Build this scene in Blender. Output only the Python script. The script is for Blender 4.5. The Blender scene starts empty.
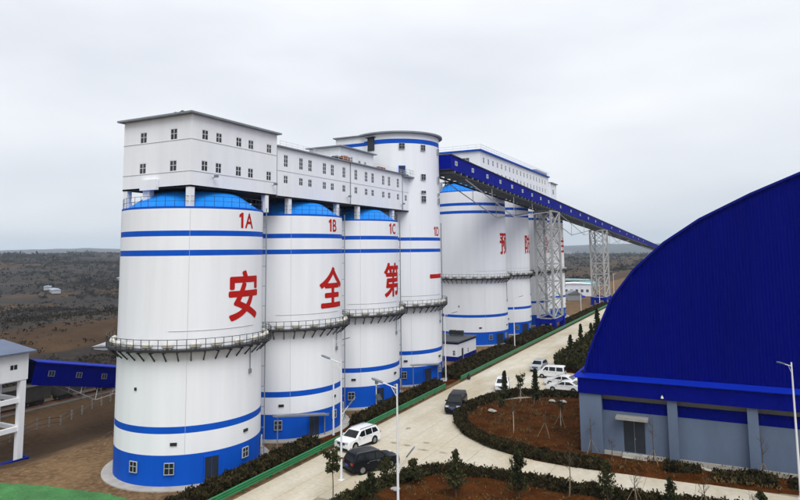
import bpy, bmesh, math, random
import numpy as np
from mathutils import Vector, Matrix
random.seed(7); rng = np.random.default_rng(11)
SC = bpy.context.scene; COL = SC.collection
rad = math.radians; PI = math.pi

# ------------------------------------------------------------------ camera
F, YAW, PITCH, ROLL, SHY, CAMH = 627.96, rad(27.082), rad(5.945), rad(0.614), -64.63, 22.4
cam = bpy.data.cameras.new('camera'); cam_o = bpy.data.objects.new('camera', cam); COL.objects.link(cam_o)
cam.sensor_width = 36.0; cam.lens = F / 800 * 36; cam.shift_y = SHY / 800
cam.clip_start = 0.5; cam.clip_end = 30000
_f = Vector((-math.sin(YAW) * math.cos(PITCH), math.cos(YAW) * math.cos(PITCH), math.sin(PITCH)))
_r0 = Vector((math.cos(YAW), math.sin(YAW), 0)); _u0 = _r0.cross(_f)
_r = _r0 * math.cos(ROLL) - _u0 * math.sin(ROLL); _u = _u0 * math.cos(ROLL) + _r0 * math.sin(ROLL)
_m = Matrix((( _r.x, _u.x, -_f.x, 0), (_r.y, _u.y, -_f.y, 0), (_r.z, _u.z, -_f.z, CAMH), (0, 0, 0, 1)))
cam_o.matrix_world = _m; SC.camera = cam_o

# ------------------------------------------------------------------ sky, sun, exposure
SUN_EL, SUN_AZ = rad(54), rad(138)          # azimuth clockwise from +Y (behind the camera, to the right)
W = bpy.data.worlds.new('World'); SC.world = W; W.use_nodes = True
nt = W.node_tree; nt.nodes.clear()
def N(t, kind, **k):
    n = t.nodes.new(kind)
    for a, b in k.items():
        setattr(n, a, b)
    return n
sky = N(nt, 'ShaderNodeTexSky', sky_type='NISHITA', sun_disc=False)
sky.sun_elevation = SUN_EL; sky.sun_rotation = SUN_AZ; sky.altitude = 1000; sky.dust_density = 3.0
tc = N(nt, 'ShaderNodeTexCoord'); mp = N(nt, 'ShaderNodeMapping'); mp.inputs['Scale'].default_value = (1, 1, 3.2)
nz = N(nt, 'ShaderNodeTexNoise'); nz.inputs['Scale'].default_value = 2.1; nz.inputs['Detail'].default_value = 4
nz.inputs['Roughness'].default_value = 0.45
cr = N(nt, 'ShaderNodeValToRGB')
cr.color_ramp.elements[0].position = 0.3; cr.color_ramp.elements[0].color = (5.2, 5.4, 5.8, 1)
cr.color_ramp.elements[1].position = 0.7; cr.color_ramp.elements[1].color = (6.95, 7.05, 7.25, 1)
mx = N(nt, 'ShaderNodeMix', data_type='RGBA'); mx.inputs[0].default_value = 0.94
bg = N(nt, 'ShaderNodeBackground'); bg.inputs['Strength'].default_value = 0.1
wo = N(nt, 'ShaderNodeOutputWorld'); L = nt.links.new
L(tc.outputs['Generated'], mp.inputs['Vector']); L(mp.outputs[0], nz.inputs['Vector']); L(nz.outputs[0], cr.inputs[0])
sx = N(nt, 'ShaderNodeSeparateXYZ'); L(tc.outputs['Generated'], sx.inputs[0]); gr = N(nt, 'ShaderNodeMapRange')
gr.inputs['From Min'].default_value = 0; gr.inputs['From Max'].default_value = 1; gr.inputs['To Min'].default_value = .90; gr.inputs['To Max'].default_value = 1.34; L(sx.outputs['Z'], gr.inputs[0])
gm_ = N(nt, 'ShaderNodeVectorMath', operation='SCALE'); L(cr.outputs[0], gm_.inputs[0]); L(gr.outputs[0], gm_.inputs['Scale'])
L(sky.outputs[0], mx.inputs[6]); L(gm_.outputs[0], mx.inputs[7]); L(mx.outputs[2], bg.inputs[0]); L(bg.outputs[0], wo.inputs[0])
sun = bpy.data.lights.new('sun', 'SUN'); sun.energy = 1.5; sun.angle = rad(36); sun.color = (1.0, 0.98, 0.955)
sun_o = bpy.data.objects.new('sun', sun); COL.objects.link(sun_o)
_sd = Vector((math.sin(SUN_AZ) * math.cos(SUN_EL), math.cos(SUN_AZ) * math.cos(SUN_EL), math.sin(SUN_EL)))
sun_o.rotation_euler = _sd.to_track_quat('Z', 'Y').to_euler(); sun_o.location = _sd * 300
vs = SC.view_settings; vs.view_transform = 'Standard'; vs.look = 'None'; vs.gamma = 1; vs.exposure = 0.62
try: vs.use_curve_mapping = False
except Exception: pass
SC.cycles.max_bounces = 5; SC.cycles.diffuse_bounces = 3; SC.cycles.volume_bounces = 0
SC.cycles.use_denoising = True

# ------------------------------------------------------------------ materials
MATS = {}
def mat(name, col, rough=.6, var=.12, scale=.8, stretch=(1, 1, 1), metal=0., bump=0., bscale=20, col2=None, spec=.4, ribs=None,
        coat=0., fine=0., frange=(.3, .7), orand=0., coord='pos'):
    if name in MATS: return MATS[name]
    m = bpy.data.materials.new(name); m.use_nodes = True; MATS[name] = m
    t = m.node_tree; b = t.nodes['Principled BSDF']; lk = t.links.new
    b.inputs['Roughness'].default_value = rough; b.inputs['Metallic'].default_value = metal
    b.inputs['Specular IOR Level'].default_value = spec
    if coat: b.inputs['Coat Weight'].default_value = coat; b.inputs['Coat Roughness'].default_value = .08
    g = N(t, 'ShaderNodeNewGeometry') if coord == 'pos' else N(t, 'ShaderNodeTexCoord')
    src = g.outputs['Position'] if coord == 'pos' else g.outputs['Object']
    mpp = N(t, 'ShaderNodeMapping'); mpp.inputs['Scale'].default_value = stretch
    lk(src, mpp.inputs['Vector'])
    n = N(t, 'ShaderNodeTexNoise'); n.inputs['Scale'].default_value = scale; n.inputs['Detail'].default_value = 5
    n.inputs['Roughness'].default_value = .62
    lk(mpp.outputs[0], n.inputs['Vector'])
    mr = N(t, 'ShaderNodeMapRange'); mr.inputs['From Min'].default_value = frange[0]; mr.inputs['From Max'].default_value = frange[1]
    lk(n.outputs[0], mr.inputs[0])
    mix = N(t, 'ShaderNodeMix', data_type='RGBA')
    c = tuple(col[:3])
    if col2 is None:
        a_, b_ = tuple(x * (1 - var) for x in c), tuple(min(1, x * (1 + var * .6)) for x in c)
    else: a_, b_ = c, tuple(col2[:3])
    mix.inputs[6].default_value = (*a_, 1); mix.inputs[7].default_value = (*b_, 1)
    lk(mr.outputs[0], mix.inputs[0]); out = mix.outputs[2]
    if fine:
        n2 = N(t, 'ShaderNodeTexNoise'); n2.inputs['Scale'].default_value = scale * 14; n2.inputs['Detail'].default_value = 4
        lk(src, n2.inputs['Vector'])
        m3 = N(t, 'ShaderNodeMapRange'); m3.inputs['To Min'].default_value = 1 - fine; m3.inputs['To Max'].default_value = 1 + fine
        m3.inputs['From Min'].default_value = .25; m3.inputs['From Max'].default_value = .75
        lk(n2.outputs[0], m3.inputs[0])
        ml = N(t, 'ShaderNodeMix', data_type='RGBA', blend_type='MULTIPLY'); ml.inputs[0].default_value = 1
        cb = N(t, 'ShaderNodeCombineColor')
        for i in range(3): lk(m3.outputs[0], cb.inputs[i])
        lk(out, ml.inputs[6]); lk(cb.outputs[0], ml.inputs[7]); out = ml.outputs[2]
    if orand:
        oi = N(t, 'ShaderNodeObjectInfo'); m4 = N(t, 'ShaderNodeMapRange')
        m4.inputs['To Min'].default_value = 1 - orand; m4.inputs['To Max'].default_value = 1 + orand
        lk(oi.outputs['Random'], m4.inputs[0]); cb = N(t, 'ShaderNodeCombineColor')
        for i in range(3): lk(m4.outputs[0], cb.inputs[i])
        ml = N(t, 'ShaderNodeMix', data_type='RGBA', blend_type='MULTIPLY'); ml.inputs[0].default_value = 1
        lk(out, ml.inputs[6]); lk(cb.outputs[0], ml.inputs[7]); out = ml.outputs[2]
    lk(out, b.inputs['Base Color'])
    if bump or ribs:
        bp = N(t, 'ShaderNodeBump'); bp.inputs['Strength'].default_value = bump or .5; bp.inputs['Distance'].default_value = .05 if bump < .9 else .22
        if ribs:
            wv = N(t, 'ShaderNodeTexWave', bands_direction=ribs[0]); wv.inputs['Scale'].default_value = ribs[1]; lk(src, wv.inputs['Vector'])
            lk(wv.outputs['Fac'], bp.inputs['Height'])
        else:
            nb = N(t, 'ShaderNodeTexNoise'); nb.inputs['Scale'].default_value = bscale; nb.inputs['Detail'].default_value = 4
            lk(src, nb.inputs['Vector']); lk(nb.outputs[0], bp.inputs['Height'])
        lk(bp.outputs[0], b.inputs['Normal'])
    return m

STK = (1, 1, .07)
WHITE = mat('white_wall_paint', (.79, .81, .835), .62, .05, .8, STK, fine=.012, bump=.08, bscale=3)
WHITE2 = mat('white_render', (.79, .81, .835), .7, .06, .7, (1, 1, .12), fine=.015, bump=.1, bscale=4)
BLUE = mat('silo_blue_paint', (.0015, .080, .49), .6, .12, .7, STK, fine=.02, spec=.12)
DOMEB = mat('dome_blue', (.006, .22, .74), .5, .1, .5, spec=.15)
NAVY = mat('blue_sheet', (.0002, .0022, .138), .6, .14, .3, (1, 1, .15), ribs=('X', 1.0), bump=.4, spec=.02)
NAVYY = mat('conveyor_blue_sheet', (.0003, .006, .235), .6, .12, .35, (1, 1, .3), ribs=('Y', 2.0), bump=.3, spec=.03)
FASC = mat('fascia_blue_sheet', (.0003, .0035, .165), .6, .12, .4, ribs=('X', 2.2), bump=.3, spec=.03)
LEDGE = mat('ledge_blue_sheet', (.001, .016, .30), .6, .08, .5, spec=.08)
GREYW = mat('grey_wall_paint', (.105, .142, .215), .75, .16, .35, (1, 1, .35), fine=.03, bump=.12, bscale=5)
CONC = mat('concrete', (.38, .36, .32), .85, .2, .8, fine=.08, bump=.3, bscale=9)
ROADM = mat('road_concrete', (.385, .32, .21), .85, .1, .17, (1, .35, 1), col2=(.575, .54, .455), fine=.10, bump=.25, bscale=6, orand=.035)
ROADB = mat('road_base', (.27, .23, .17), .9, .2, .5, fine=.1)
STAIN = mat('road_stain', (.33, .29, .215), .8, .3, 1.2, fine=.1)
SOIL = mat('red_soil', (.030, .009, .0018), .95, .3, .6, col2=(.085, .029, .0065), fine=.6, spec=.03, bump=1.0, bscale=2.6)
STEEL = mat('galvanised_steel', (.40, .41, .41), .55, .2, 1.5, metal=.1)
BLACKM = mat('black_steel', (.022, .024, .027), .5, .2, 2)
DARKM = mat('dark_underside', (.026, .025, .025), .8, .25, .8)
COND = mat('conductor_grey', (.52, .53, .54), .6, .1, 1)
GREYM = mat('grey_trim', (.20, .225, .25), .55, .15, .8)
POLE = mat('white_pole', (.72, .73, .74), .35, .06, 1)
LAMPG = mat('lamp_head_grey', (.16, .19, .22), .45, .1, 2)
GREEN = mat('guardrail_green', (.012, .175, .058), .45, .2, .8, fine=.03)
GNET = mat('green_net', (.042, .165, .042), .9, .35, .35, fine=.25, bump=.4, bscale=4)
RED = mat('red_paint', (.46, .012, .009), .65, .12, .9, spec=.1)
_REDD = mat('dark_red_paint', (.42, .03, .025), .6, .12, .9)
GLASS = mat('window_glass', (.02, .025, .031), .12, .3, .6, spec=.35, orand=.65)
FRAME = mat('window_frame', (.42, .45, .47), .5, .08, 2)
FRAMEW = mat('white_frame', (.7, .72, .74), .5, .06, 2)
DOORM = mat('dark_door', (.018, .024, .034), .5, .2, 1)
RUST = mat('rust_red', (.30, .09, .04), .8, .3, 2)
TANK = mat('tank_cream', (.62, .60, .53), .45, .12, 2)
ROOFD = mat('dark_felt_roof', (.06, .065, .07), .85, .2, .6, fine=.1)
COAL = mat('coal_wagon', (.030, .025, .022), .85, .3, .6, fine=.2)
HEDGE = mat('hedge_leaf', (.006, .0075, .0035), .85, .4, 1.1, col2=(.056, .043, .018), fine=.5, spec=.06)
HEDGEG = mat('shrub_leaf', (.010, .0125, .0045), .85, .4, .7, col2=(.060, .055, .022), fine=.5, spec=.06)
PINE = mat('pine_needle', (.008, .014, .006), .85, .4, 2, col2=(.050, .053, .020), fine=.4, spec=.06)
OLIVE = mat('olive_leaf', (.018, .022, .008), .85, .4, 2, col2=(.070, .070, .028), fine=.4, spec=.06)
BARK = mat('bark', (.085, .06, .042), .95, .3, 4, fine=.2)
BARKW = mat('whitewashed_bark', (.46, .43, .38), .9, .2, 3)
STAKE = mat('wood_stake', (.25, .175, .10), .9, .25, 3)
SCRUB = mat('scrub_twigs', (.012, .012, .012), .95, .4, .02, col2=(.045, .036, .026), fine=.4, spec=.05)
TYRE = mat('tyre_rubber', (.008, .008, .009), .85, .1, 3, spec=.1)
RIM = mat('alloy_rim', (.30, .31, .32), .35, .1, 3, metal=.7)
CARW = mat('white_car_paint', (.76, .77, .78), .28, .04, 1, coat=.6, coord='obj')
CARB = mat('black_car_paint', (.003, .004, .007), .35, .1, 1, spec=.15, coat=.18, coord='obj')
CARS = mat('silver_car_paint', (.50, .53, .57), .3, .05, 1, coat=.6, metal=.25, coord='obj')
CGLASS = mat('car_glass', (.008, .011, .012), .1, .2, 1, spec=.35, coord='obj')
HEADL = mat('headlight_lens', (.55, .57, .6), .12, .1, 2, spec=.7)
TAILL = mat('taillight_lens', (.25, .012, .012), .2, .1, 2)
PLATE = mat('blue_plate', (.01, .06, .42), .4, .05, 2)
FARW = mat('far_white_wall', (.34, .35, .37), .8, .08, .2)
FARB = mat('blue_green_tarp', (.16, .33, .36), .8, .25, .15)
FARR = mat('pale_blue_roof', (.26, .31, .38), .6, .15, .1)

# ------------------------------------------------------------------ mesh helpers
class MB:
    def __init__(s): s.v = []; s.f = []; s.m = []; s.T = None
    def add(s, vs, fs, m=0):
        o = len(s.v)
        if s.T is not None: vs = [s.T @ Vector(v) for v in vs]
        s.v += [tuple(v) for v in vs]; s.f += [tuple(i + o for i in f) for f in fs]; s.m += [m] * len(fs)
    def box(s, x0, x1, y0, y1, z0, z1, m=0):
        vs = [(x, y, z) for z in (z0, z1) for y in (y0, y1) for x in (x0, x1)]
        s.add(vs, [(0, 2, 3, 1), (4, 5, 7, 6), (0, 1, 5, 4), (2, 6, 7, 3), (0, 4, 6, 2), (1, 3, 7, 5)], m)
    def bar(s, p, q, w, h=None, m=0, up=(0, 0, 1)):
        p, q = Vector(p), Vector(q); h = h or w; d = (q - p).normalized(); up = Vector(up)
        if abs(d.dot(up)) > .98: up = Vector((1, 0, 0))
        a = d.cross(up).normalized() * (w / 2); b = a.cross(d).normalized() * (h / 2)
        vs = [p - a - b, p + a - b, p + a + b, p - a + b, q - a - b, q + a - b, q + a + b, q - a + b]
        s.add(vs, [(0, 1, 2, 3), (4, 7, 6, 5), (0, 4, 5, 1), (1, 5, 6, 2), (2, 6, 7, 3), (3, 7, 4, 0)], m)
    def tube(s, p, q, r, n=6, r2=None, m=0, caps=True):
        p, q = Vector(p), Vector(q); r2 = r if r2 is None else r2; d = (q - p).normalized()
        a = d.orthogonal().normalized(); b = d.cross(a); vs = []
        for c, R_ in ((p, r), (q, r2)):
            for i in range(n):
                t = 2 * PI * i / n; vs.append(c + a * (math.cos(t) * R_) + b * (math.sin(t) * R_))
        fs = [(i, (i + 1) % n, n + (i + 1) % n, n + i) for i in range(n)]
        if caps: fs += [tuple(range(n - 1, -1, -1)), tuple(range(n, 2 * n))]
        s.add(vs, fs, m)
    def rev(s, prof, n=64, m=0, a0=0., a1=2 * PI, mats=None):
        """revolve [(r, z)] about z"""
        full = abs(a1 - a0 - 2 * PI) < 1e-6; k = n if full else n + 1; vs = []
        for r, z in prof:
            for i in range(k):
                t = a0 + (a1 - a0) * i / n; vs.append((r * math.cos(t), r * math.sin(t), z))
        o = len(s.v); s.v += vs
        for j in range(len(prof) - 1):
            for i in range(n):
                i2 = (i + 1) % k
                s.f.append((o + j * k + i, o + j * k + i2, o + (j + 1) * k + i2, o + (j + 1) * k + i))
                s.m.append(mats[j] if mats else m)
    def prism(s, poly, z0, z1, m=0):
        n = len(poly); vs = [(x, y, z0) for x, y in poly] + [(x, y, z1) for x, y in poly]
        s.add(vs, [tuple(range(n - 1, -1, -1)), tuple(range(n, 2 * n))] + [(i, (i + 1) % n, n + (i + 1) % n, n + i) for i in range(n)], m)
    def wall(s, o, u, W, H, n, holes=(), d=.14, m=0, mh=None):
        """outer skin in plane at o along u (unit), up z, outward normal n, with recessed reveals for holes (u0,u1,z0,z1)"""
        o, u, n = Vector(o), Vector(u), Vector(n); z = Vector((0, 0, 1))
        us = sorted({0, W, *[h[0] for h in holes], *[h[1] for h in holes]}); zs = sorted({0, H, *[h[2] for h in holes], *[h[3] for h in holes]})
        flip = u.cross(z).dot(n) < 0
        def q(a, b, c, e, mm): s.add([a, b, c, e], [(3, 2, 1, 0) if flip else (0, 1, 2, 3)], mm)
        P = lambda a, b: o + u * a + z * b
        for i in range(len(us) - 1):
            for j in range(len(zs) - 1):
                cu, cz = (us[i] + us[i + 1]) / 2, (zs[j] + zs[j + 1]) / 2
                if any(h[0] < cu < h[1] and h[2] < cz < h[3] for h in holes): continue
                q(P(us[i], zs[j]), P(us[i + 1], zs[j]), P(us[i + 1], zs[j + 1]), P(us[i], zs[j + 1]), m)
        b = -n * d
        for (a0, a1, z0, z1) in holes:
            A, B, C, D = P(a0, z0), P(a1, z0), P(a1, z1), P(a0, z1)
            for p, r in ((A, B), (B, C), (C, D), (D, A)): q(p, p + b, r + b, r, m)
    def mesh(s, name, mats, smooth=False):
        me = bpy.data.meshes.new(name); me.from_pydata(s.v, [], s.f)
        for x in (mats if isinstance(mats, (list, tuple)) else [mats]): me.materials.append(x)
        me.polygons.foreach_set('material_index', s.m)
        if smooth:
            me.polygons.foreach_set('use_smooth', [True] * len(me.polygons))
            try: me.set_sharp_from_angle(angle=rad(35))
            except Exception: pass
        me.update(); return me
    def build(s, name, mats, parent=None, smooth=False, loc=None):
        return link(name, s.mesh(name, mats, smooth), parent, loc)
def link(name, me, parent=None, loc=None, rot=None, scale=None):
    o = bpy.data.objects.new(name, me); COL.objects.link(o)
    if parent is not None: o.parent = parent
    if loc is not None: o.location = loc
    if rot is not None: o.rotation_euler = rot
    if scale is not None: o.scale = scale
    return o
def tag(o, label=None, cat=None, group=None, kind=None):
    if label: o['label'] = label
    if cat: o['category'] = cat
    if group: o['group'] = group
    if kind: o['kind'] = kind
    return o
def thing(name, loc, label, cat, group=None, rz=0.):
    o = link(name, None, None, loc, (0, 0, rz)); o.empty_display_size = .3
    return tag(o, label, cat, group)
def quads_np(name, P, mats, mi=None):
    """P: (n,4,3)"""
    n = len(P); me = bpy.data.meshes.new(name); me.vertices.add(n * 4); me.loops.add(n * 4); me.polygons.add(n)
    me.vertices.foreach_set('co', np.ascontiguousarray(P, dtype=np.float32).ravel()); me.loops.foreach_set('vertex_index', np.arange(n * 4, dtype=np.int32))
    me.polygons.foreach_set('loop_start', np.arange(0, n * 4, 4, dtype=np.int32))
    try: me.polygons.foreach_set('loop_total', np.full(n, 4, dtype=np.int32))
    except Exception: pass
    for x in (mats if isinstance(mats, (list, tuple)) else [mats]): me.materials.append(x)
    if mi is not None: me.polygons.foreach_set('material_index', np.asarray(mi, dtype=np.int32))
    me.update(calc_edges=True); me.validate(); return me
def leaves(pts, size, asp=1.6, up=.3, spread=None):
    """random leaf quads around pts (n,3); size (n,) or float"""
    n = len(pts); d = rng.normal(size=(n, 3)); d[:, 2] = np.abs(d[:, 2]) * (1 if up > 0 else .6) + up
    d /= np.linalg.norm(d, axis=1)[:, None]; e = rng.normal(size=(n, 3)); e -= d * (e * d).sum(1)[:, None]
    e /= np.linalg.norm(e, axis=1)[:, None]; s = np.broadcast_to(np.asarray(size, float), (n,))[:, None] * rng.uniform(.7, 1.3, (n, 1))
    a, b = d * s * asp / 2, e * s / 2
    return np.stack([pts - a - b * .5, pts - a * .1 + b * 1.0, pts + a, pts + a * .1 - b * 1.0], 1)

WINCACHE = {}
def window_mesh(w, h, cols=2, rows=2, fr=.07, d=.06, mt=None):
    """frame in local x (width), z (height), facing -y; returns (frame, pane)"""
    key = (round(w, 2), round(h, 2), cols, rows, fr, d, (mt or FRAMEW).name)
    if key not in WINCACHE:
        b = MB(); b.box(0, fr, -d, 0, 0, h); b.box(w - fr, w, -d, 0, 0, h); b.box(fr, w - fr, -d, 0, 0, fr); b.box(fr, w - fr, -d, 0, h - fr, h)
        for i in range(1, cols): x = w * i / cols; b.box(x - fr * .4, x + fr * .4, -d * .9, -.002, fr, h - fr)
        for j in range(1, rows):
            z = h * (j / rows if rows > 2 else .55)
            for i in range(cols):
                x0 = fr if i == 0 else w * i / cols + fr * .4; x1 = w - fr if i == cols - 1 else w * (i + 1) / cols - fr * .4
                b.box(x0, x1, -d * .85, -.004, z - fr * .35, z + fr * .35)
        g = MB(); g.box(fr * .5, w - fr * .5, -d * .5, -d * .3, fr * .5, h - fr * .5)
        WINCACHE[key] = (b.mesh('window', mt or FRAMEW), g.mesh('pane', GLASS))
    return WINCACHE[key]
def window(parent, loc, rz, w, h, cols=2, rows=2, **k):
    f, g = window_mesh(w, h, cols, rows, **k); o = link('window', f, parent, loc, (0, 0, rz)); link('pane', g, o); return o

# ------------------------------------------------------------------ terrain
_wd = [(rng.uniform(0, 2 * PI), rng.uniform(0, 2 * PI), rng.uniform(.7, 1.4)) for _ in range(40)]
def fbm(x, y, s, oct=4, off=0):
    z = 0; a = 1.; tot = 0
    for k in range(oct):
        acc = 0
        for j in range(4):
            th, ph, fr = _wd[(off + k * 4 + j) % 40]; q = fr * 2 ** k / s
            acc = acc + np.sin((x * math.cos(th) + y * math.sin(th)) * q * 2 * PI + ph + 1.3 * np.sin((x * math.sin(th) - y * math.cos(th)) * q * 3.1 + th))
        z = z + acc / 4 * a; tot += a; a *= .5
    return z / tot
def sst(a, b, x):
    t = np.clip((x - a) / (b - a), 0, 1); return t * t * (3 - 2 * t)
def tz(x, y):
    x = np.asarray(x, float); y = np.asarray(y, float); r = np.hypot(x, y)
    z = -3.0 * sst(-65, -82, x)
    z = z + .75 * sst(-66, -73, x) * (1 - sst(-94, -98, x)) * fbm(x, y, 15, 3, 2)
    dx = np.maximum(np.maximum(-112 - x, x - 120), 0); dy = np.maximum(np.maximum(-80 - y, y - 420), 0); d = np.hypot(dx, dy)
    az = np.arctan2(x, y); lf = sst(rad(-22), rad(-40), az)                     # hillier on the left, plainer ahead
    z = z + sst(10, 60, -112 - x) * (1 - sst(90, 160, -112 - x)) * sst(400, 250, y) * (3.6 + 1.4 * fbm(x, y, 120, 3, 7))
    h = sst(60, 330, d) * (-9 - 5 * lf) + sst(330, 1900, r) * (16 + 24 * lf) * (1 - sst(2200, 3800, r) * .9)
    h = h + sst(20, 260, d) * (3 + 5.5 * lf) * (fbm(x, y, 330, 4) - .25 * np.abs(fbm(x, y, 170, 3, 8))) + sst(350, 1200, d) * (3 + 8 * lf) * fbm(x, y, 900, 3, 12)
    st = 4.2; h = h + .85 * np.sin(2 * PI * h / st) * st / (2 * PI) * sst(90, 200, d)      # field terraces
    z = z + h + sst(5200, 7600, r) * (72 + 30 * np.sin(az * 5.2 + 1.5) + 16 * np.sin(az * 13 + .4) + 7 * np.sin(az * 31) + 10 * fbm(x, y, 1500, 3, 5))
    return z
angs = np.concatenate([np.arange(-88, 44, .45), np.arange(44, 272, 4.0)]); angs = np.radians(angs)     # from +Y, clockwise
rr = [20.]
while rr[-1] < 9000: rr.append(rr[-1] * (1.022 if rr[-1] < 1500 else 1.035))
rr = np.array(rr); A_, R_ = np.meshgrid(angs, rr); X_, Y_ = R_ * np.sin(A_), R_ * np.cos(A_); Z_ = tz(X_, Y_)
na, nr = len(angs), len(rr)
verts = np.stack([X_, Y_, Z_], -1).reshape(-1, 3)
ii, jj = np.meshgrid(np.arange(nr - 1), np.arange(na), indexing='ij')
a0 = ii * na + jj; a1 = ii * na + (jj + 1) % na
faces = np.stack([a0, a1, a1 + na, a0 + na], -1).reshape(-1, 4)[:, ::-1]
me = bpy.data.meshes.new('ground'); me.from_pydata(verts.tolist() + [(0, 0, 0)], [], faces.tolist() + [(j, (j + 1) % na, nr * na) for j in range(na)])
soil = np.zeros(nr * na + 1)
xf, yf = verts[:, 0], verts[:, 1]; dS = -112 - xf
brown = np.maximum(1 - sst(-100, -128, xf) * 1.0, 0) * (1 - sst(380, 460, np.abs(yf)))
strip = sst(28, 40, dS) * (1 - sst(62, 78, dS)) * sst(-.25, .3, fbm(xf, yf, 150, 3, 3) + .45)
field = sst(.05, .30, fbm(xf, yf, 420, 4, 9)) * sst(160, 330, np.hypot(xf + 60, yf - 60)) * .8
right = sst(260, 300, yf) * sst(-190, -120, xf) * (1 - sst(900, 1400, yf)) * .75
soil[:-1] = np.clip(np.maximum.reduce([brown, strip, field, right]), 0, 1); soil[-1] = 1
dry = np.ones(nr * na + 1); dry[:-1] = np.clip(sst(-78, -66, xf) * .75 + sst(260, 420, np.hypot(xf, yf)) * .06 + .16 + .25 * fbm(xf, yf, 40, 3, 1), .10, 1)
ad = me.attributes.new('dry', 'FLOAT', 'POINT'); ad.data.foreach_set('value', dry.astype(np.float32))
at = me.attributes.new('soil', 'FLOAT', 'POINT'); at.data.foreach_set('value', soil.astype(np.float32))
me.polygons.foreach_set('use_smooth', [True] * len(me.polygons))
gm = bpy.data.materials.new('ground_soil_and_scrub'); gm.use_nodes = True; t = gm.node_tree; b = t.nodes['Principled BSDF']; lk = t.links.new
b.inputs['Roughness'].default_value = .95; b.inputs['Specular IOR Level'].default_value = .1
g = N(t, 'ShaderNodeNewGeometry'); an = N(t, 'ShaderNodeAttribute', attribute_name='soil')
def nzn(scale, lo, hi, detail=6):
    n = N(t, 'ShaderNodeTexNoise'); n.inputs['Scale'].default_value = scale; n.inputs['Detail'].default_value = detail; n.inputs['Roughness'].default_value = .65
    lk(g.outputs['Position'], n.inputs['Vector']); m = N(t, 'ShaderNodeMapRange'); m.inputs['From Min'].default_value = lo; m.inputs['From Max'].default_value = hi
    lk(n.outputs[0], m.inputs[0]); return m.outputs[0]
def mixc(f, a, b_):
    m = N(t, 'ShaderNodeMix', data_type='RGBA'); lk(f, m.inputs[0])
    for i, c in ((6, a), (7, b_)):
        if isinstance(c, tuple): m.inputs[i].default_value = (*c, 1)
        else: lk(c, m.inputs[i])
    return m.outputs[2]
soilc = mixc(nzn(.14, .3, .7), (.055, .027, .012), (.19, .115, .055)); soilc = mixc(nzn(1.6, .42, .75), soilc, (.26, .175, .095))
and_ = N(t, 'ShaderNodeAttribute', attribute_name='dry'); soilc = mixc(and_.outputs['Fac'], (.030, .016, .008), soilc)
scr = mixc(nzn(.012, .38, .62), (.015, .014, .014), (.046, .035, .027)); scr = mixc(nzn(.06, .45, .7), scr, (.026, .022, .019)); scr = mixc(nzn(.35, .55, .8), scr, (.066, .050, .037))
ed = N(t, 'ShaderNodeMath', operation='ADD'); lk(an.outputs['Fac'], ed.inputs[0])
e2 = N(t, 'ShaderNodeMath', operation='MULTIPLY_ADD'); lk(nzn(.05, .3, .7), e2.inputs[0]); e2.inputs[1].default_value = .5; e2.inputs[2].default_value = -.25
lk(e2.outputs[0], ed.inputs[1]); e3 = N(t, 'ShaderNodeMapRange'); e3.inputs['From Min'].default_value = .35; e3.inputs['From Max'].default_value = .6; lk(ed.outputs[0], e3.inputs[0])
lk(mixc(e3.outputs[0], scr, soilc), b.inputs['Base Color'])
bp = N(t, 'ShaderNodeBump'); bp.inputs['Strength'].default_value = .6; bp.inputs['Distance'].default_value = .3; lk(nzn(.9, 0, 1), bp.inputs['Height']); lk(bp.outputs[0], b.inputs['Normal'])
me.materials.append(gm); ground = link('ground', me); tag(ground, kind='structure')

# ------------------------------------------------------------------ road, slabs, beds
b_ = MB(); b_.box(-41.0, -34.4, 30, 620, -.1, .012); b_.box(-34.398, 40, 40, 125, -.1, .011)
road = b_.build('road', ROADB); tag(road, kind='structure')
slabc = {}
def slab(x0, x1, y0, y1):
    key = (round(x1 - x0, 3), round(y1 - y0, 3))
    if key not in slabc:
        w, l = x1 - x0 - .035, y1 - y0 - .035; c = .02; s_ = MB()
        s_.add([(0, 0, 0), (w, 0, 0), (w, l, 0), (0, l, 0), (0, 0, .02), (w, 0, .02), (w, l, .02), (0, l, .02), (c, c, .03), (w - c, c, .03), (w - c, l - c, .03), (c, l - c, .03)],
               [(0, 1, 5, 4), (1, 2, 6, 5), (2, 3, 7, 6), (3, 0, 4, 7), (4, 5, 9, 8), (5, 6, 10, 9), (6, 7, 11, 10), (7, 4, 8, 11), (8, 9, 10, 11)])
        slabc[key] = s_.mesh('slab', ROADM)
    link('slab', slabc[key], road, (x0 + .0175, y0 + .0175, .012 + random.uniform(0, .004)))
y = 36.
while y < 300:
    st = 5.5 if y < 200 else 10.0
    slab(-41, -37.7, y, y + st); slab(-37.7, -34.4, y, y + st); y += st
for i in range(14):
    x0 = -34.4 + i * 4.4
    for j in range(9):
        y0 = 50 + j * 6.2
        if x0 > -14 and y0 > 67: continue
        if x0 > -26 and y0 < 55: continue
        slab(x0, x0 + 4.4, y0, y0 + 6.2)
b_ = MB(); b_.box(-34.398, -8, 105.9, 124.9, .012, .034)
o = b_.build('parking_apron', ROADM, road); 
b_ = MB(); b_.box(-40.98, -34.42, 300.1, 619, .012, .036); b_.build('far_surface', ROADM, road)
b_ = MB(); b_.box(-34.39, -29.6, 124.95, 200, .004, .033); b_.build('verge_surface', ROADM, road)

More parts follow.
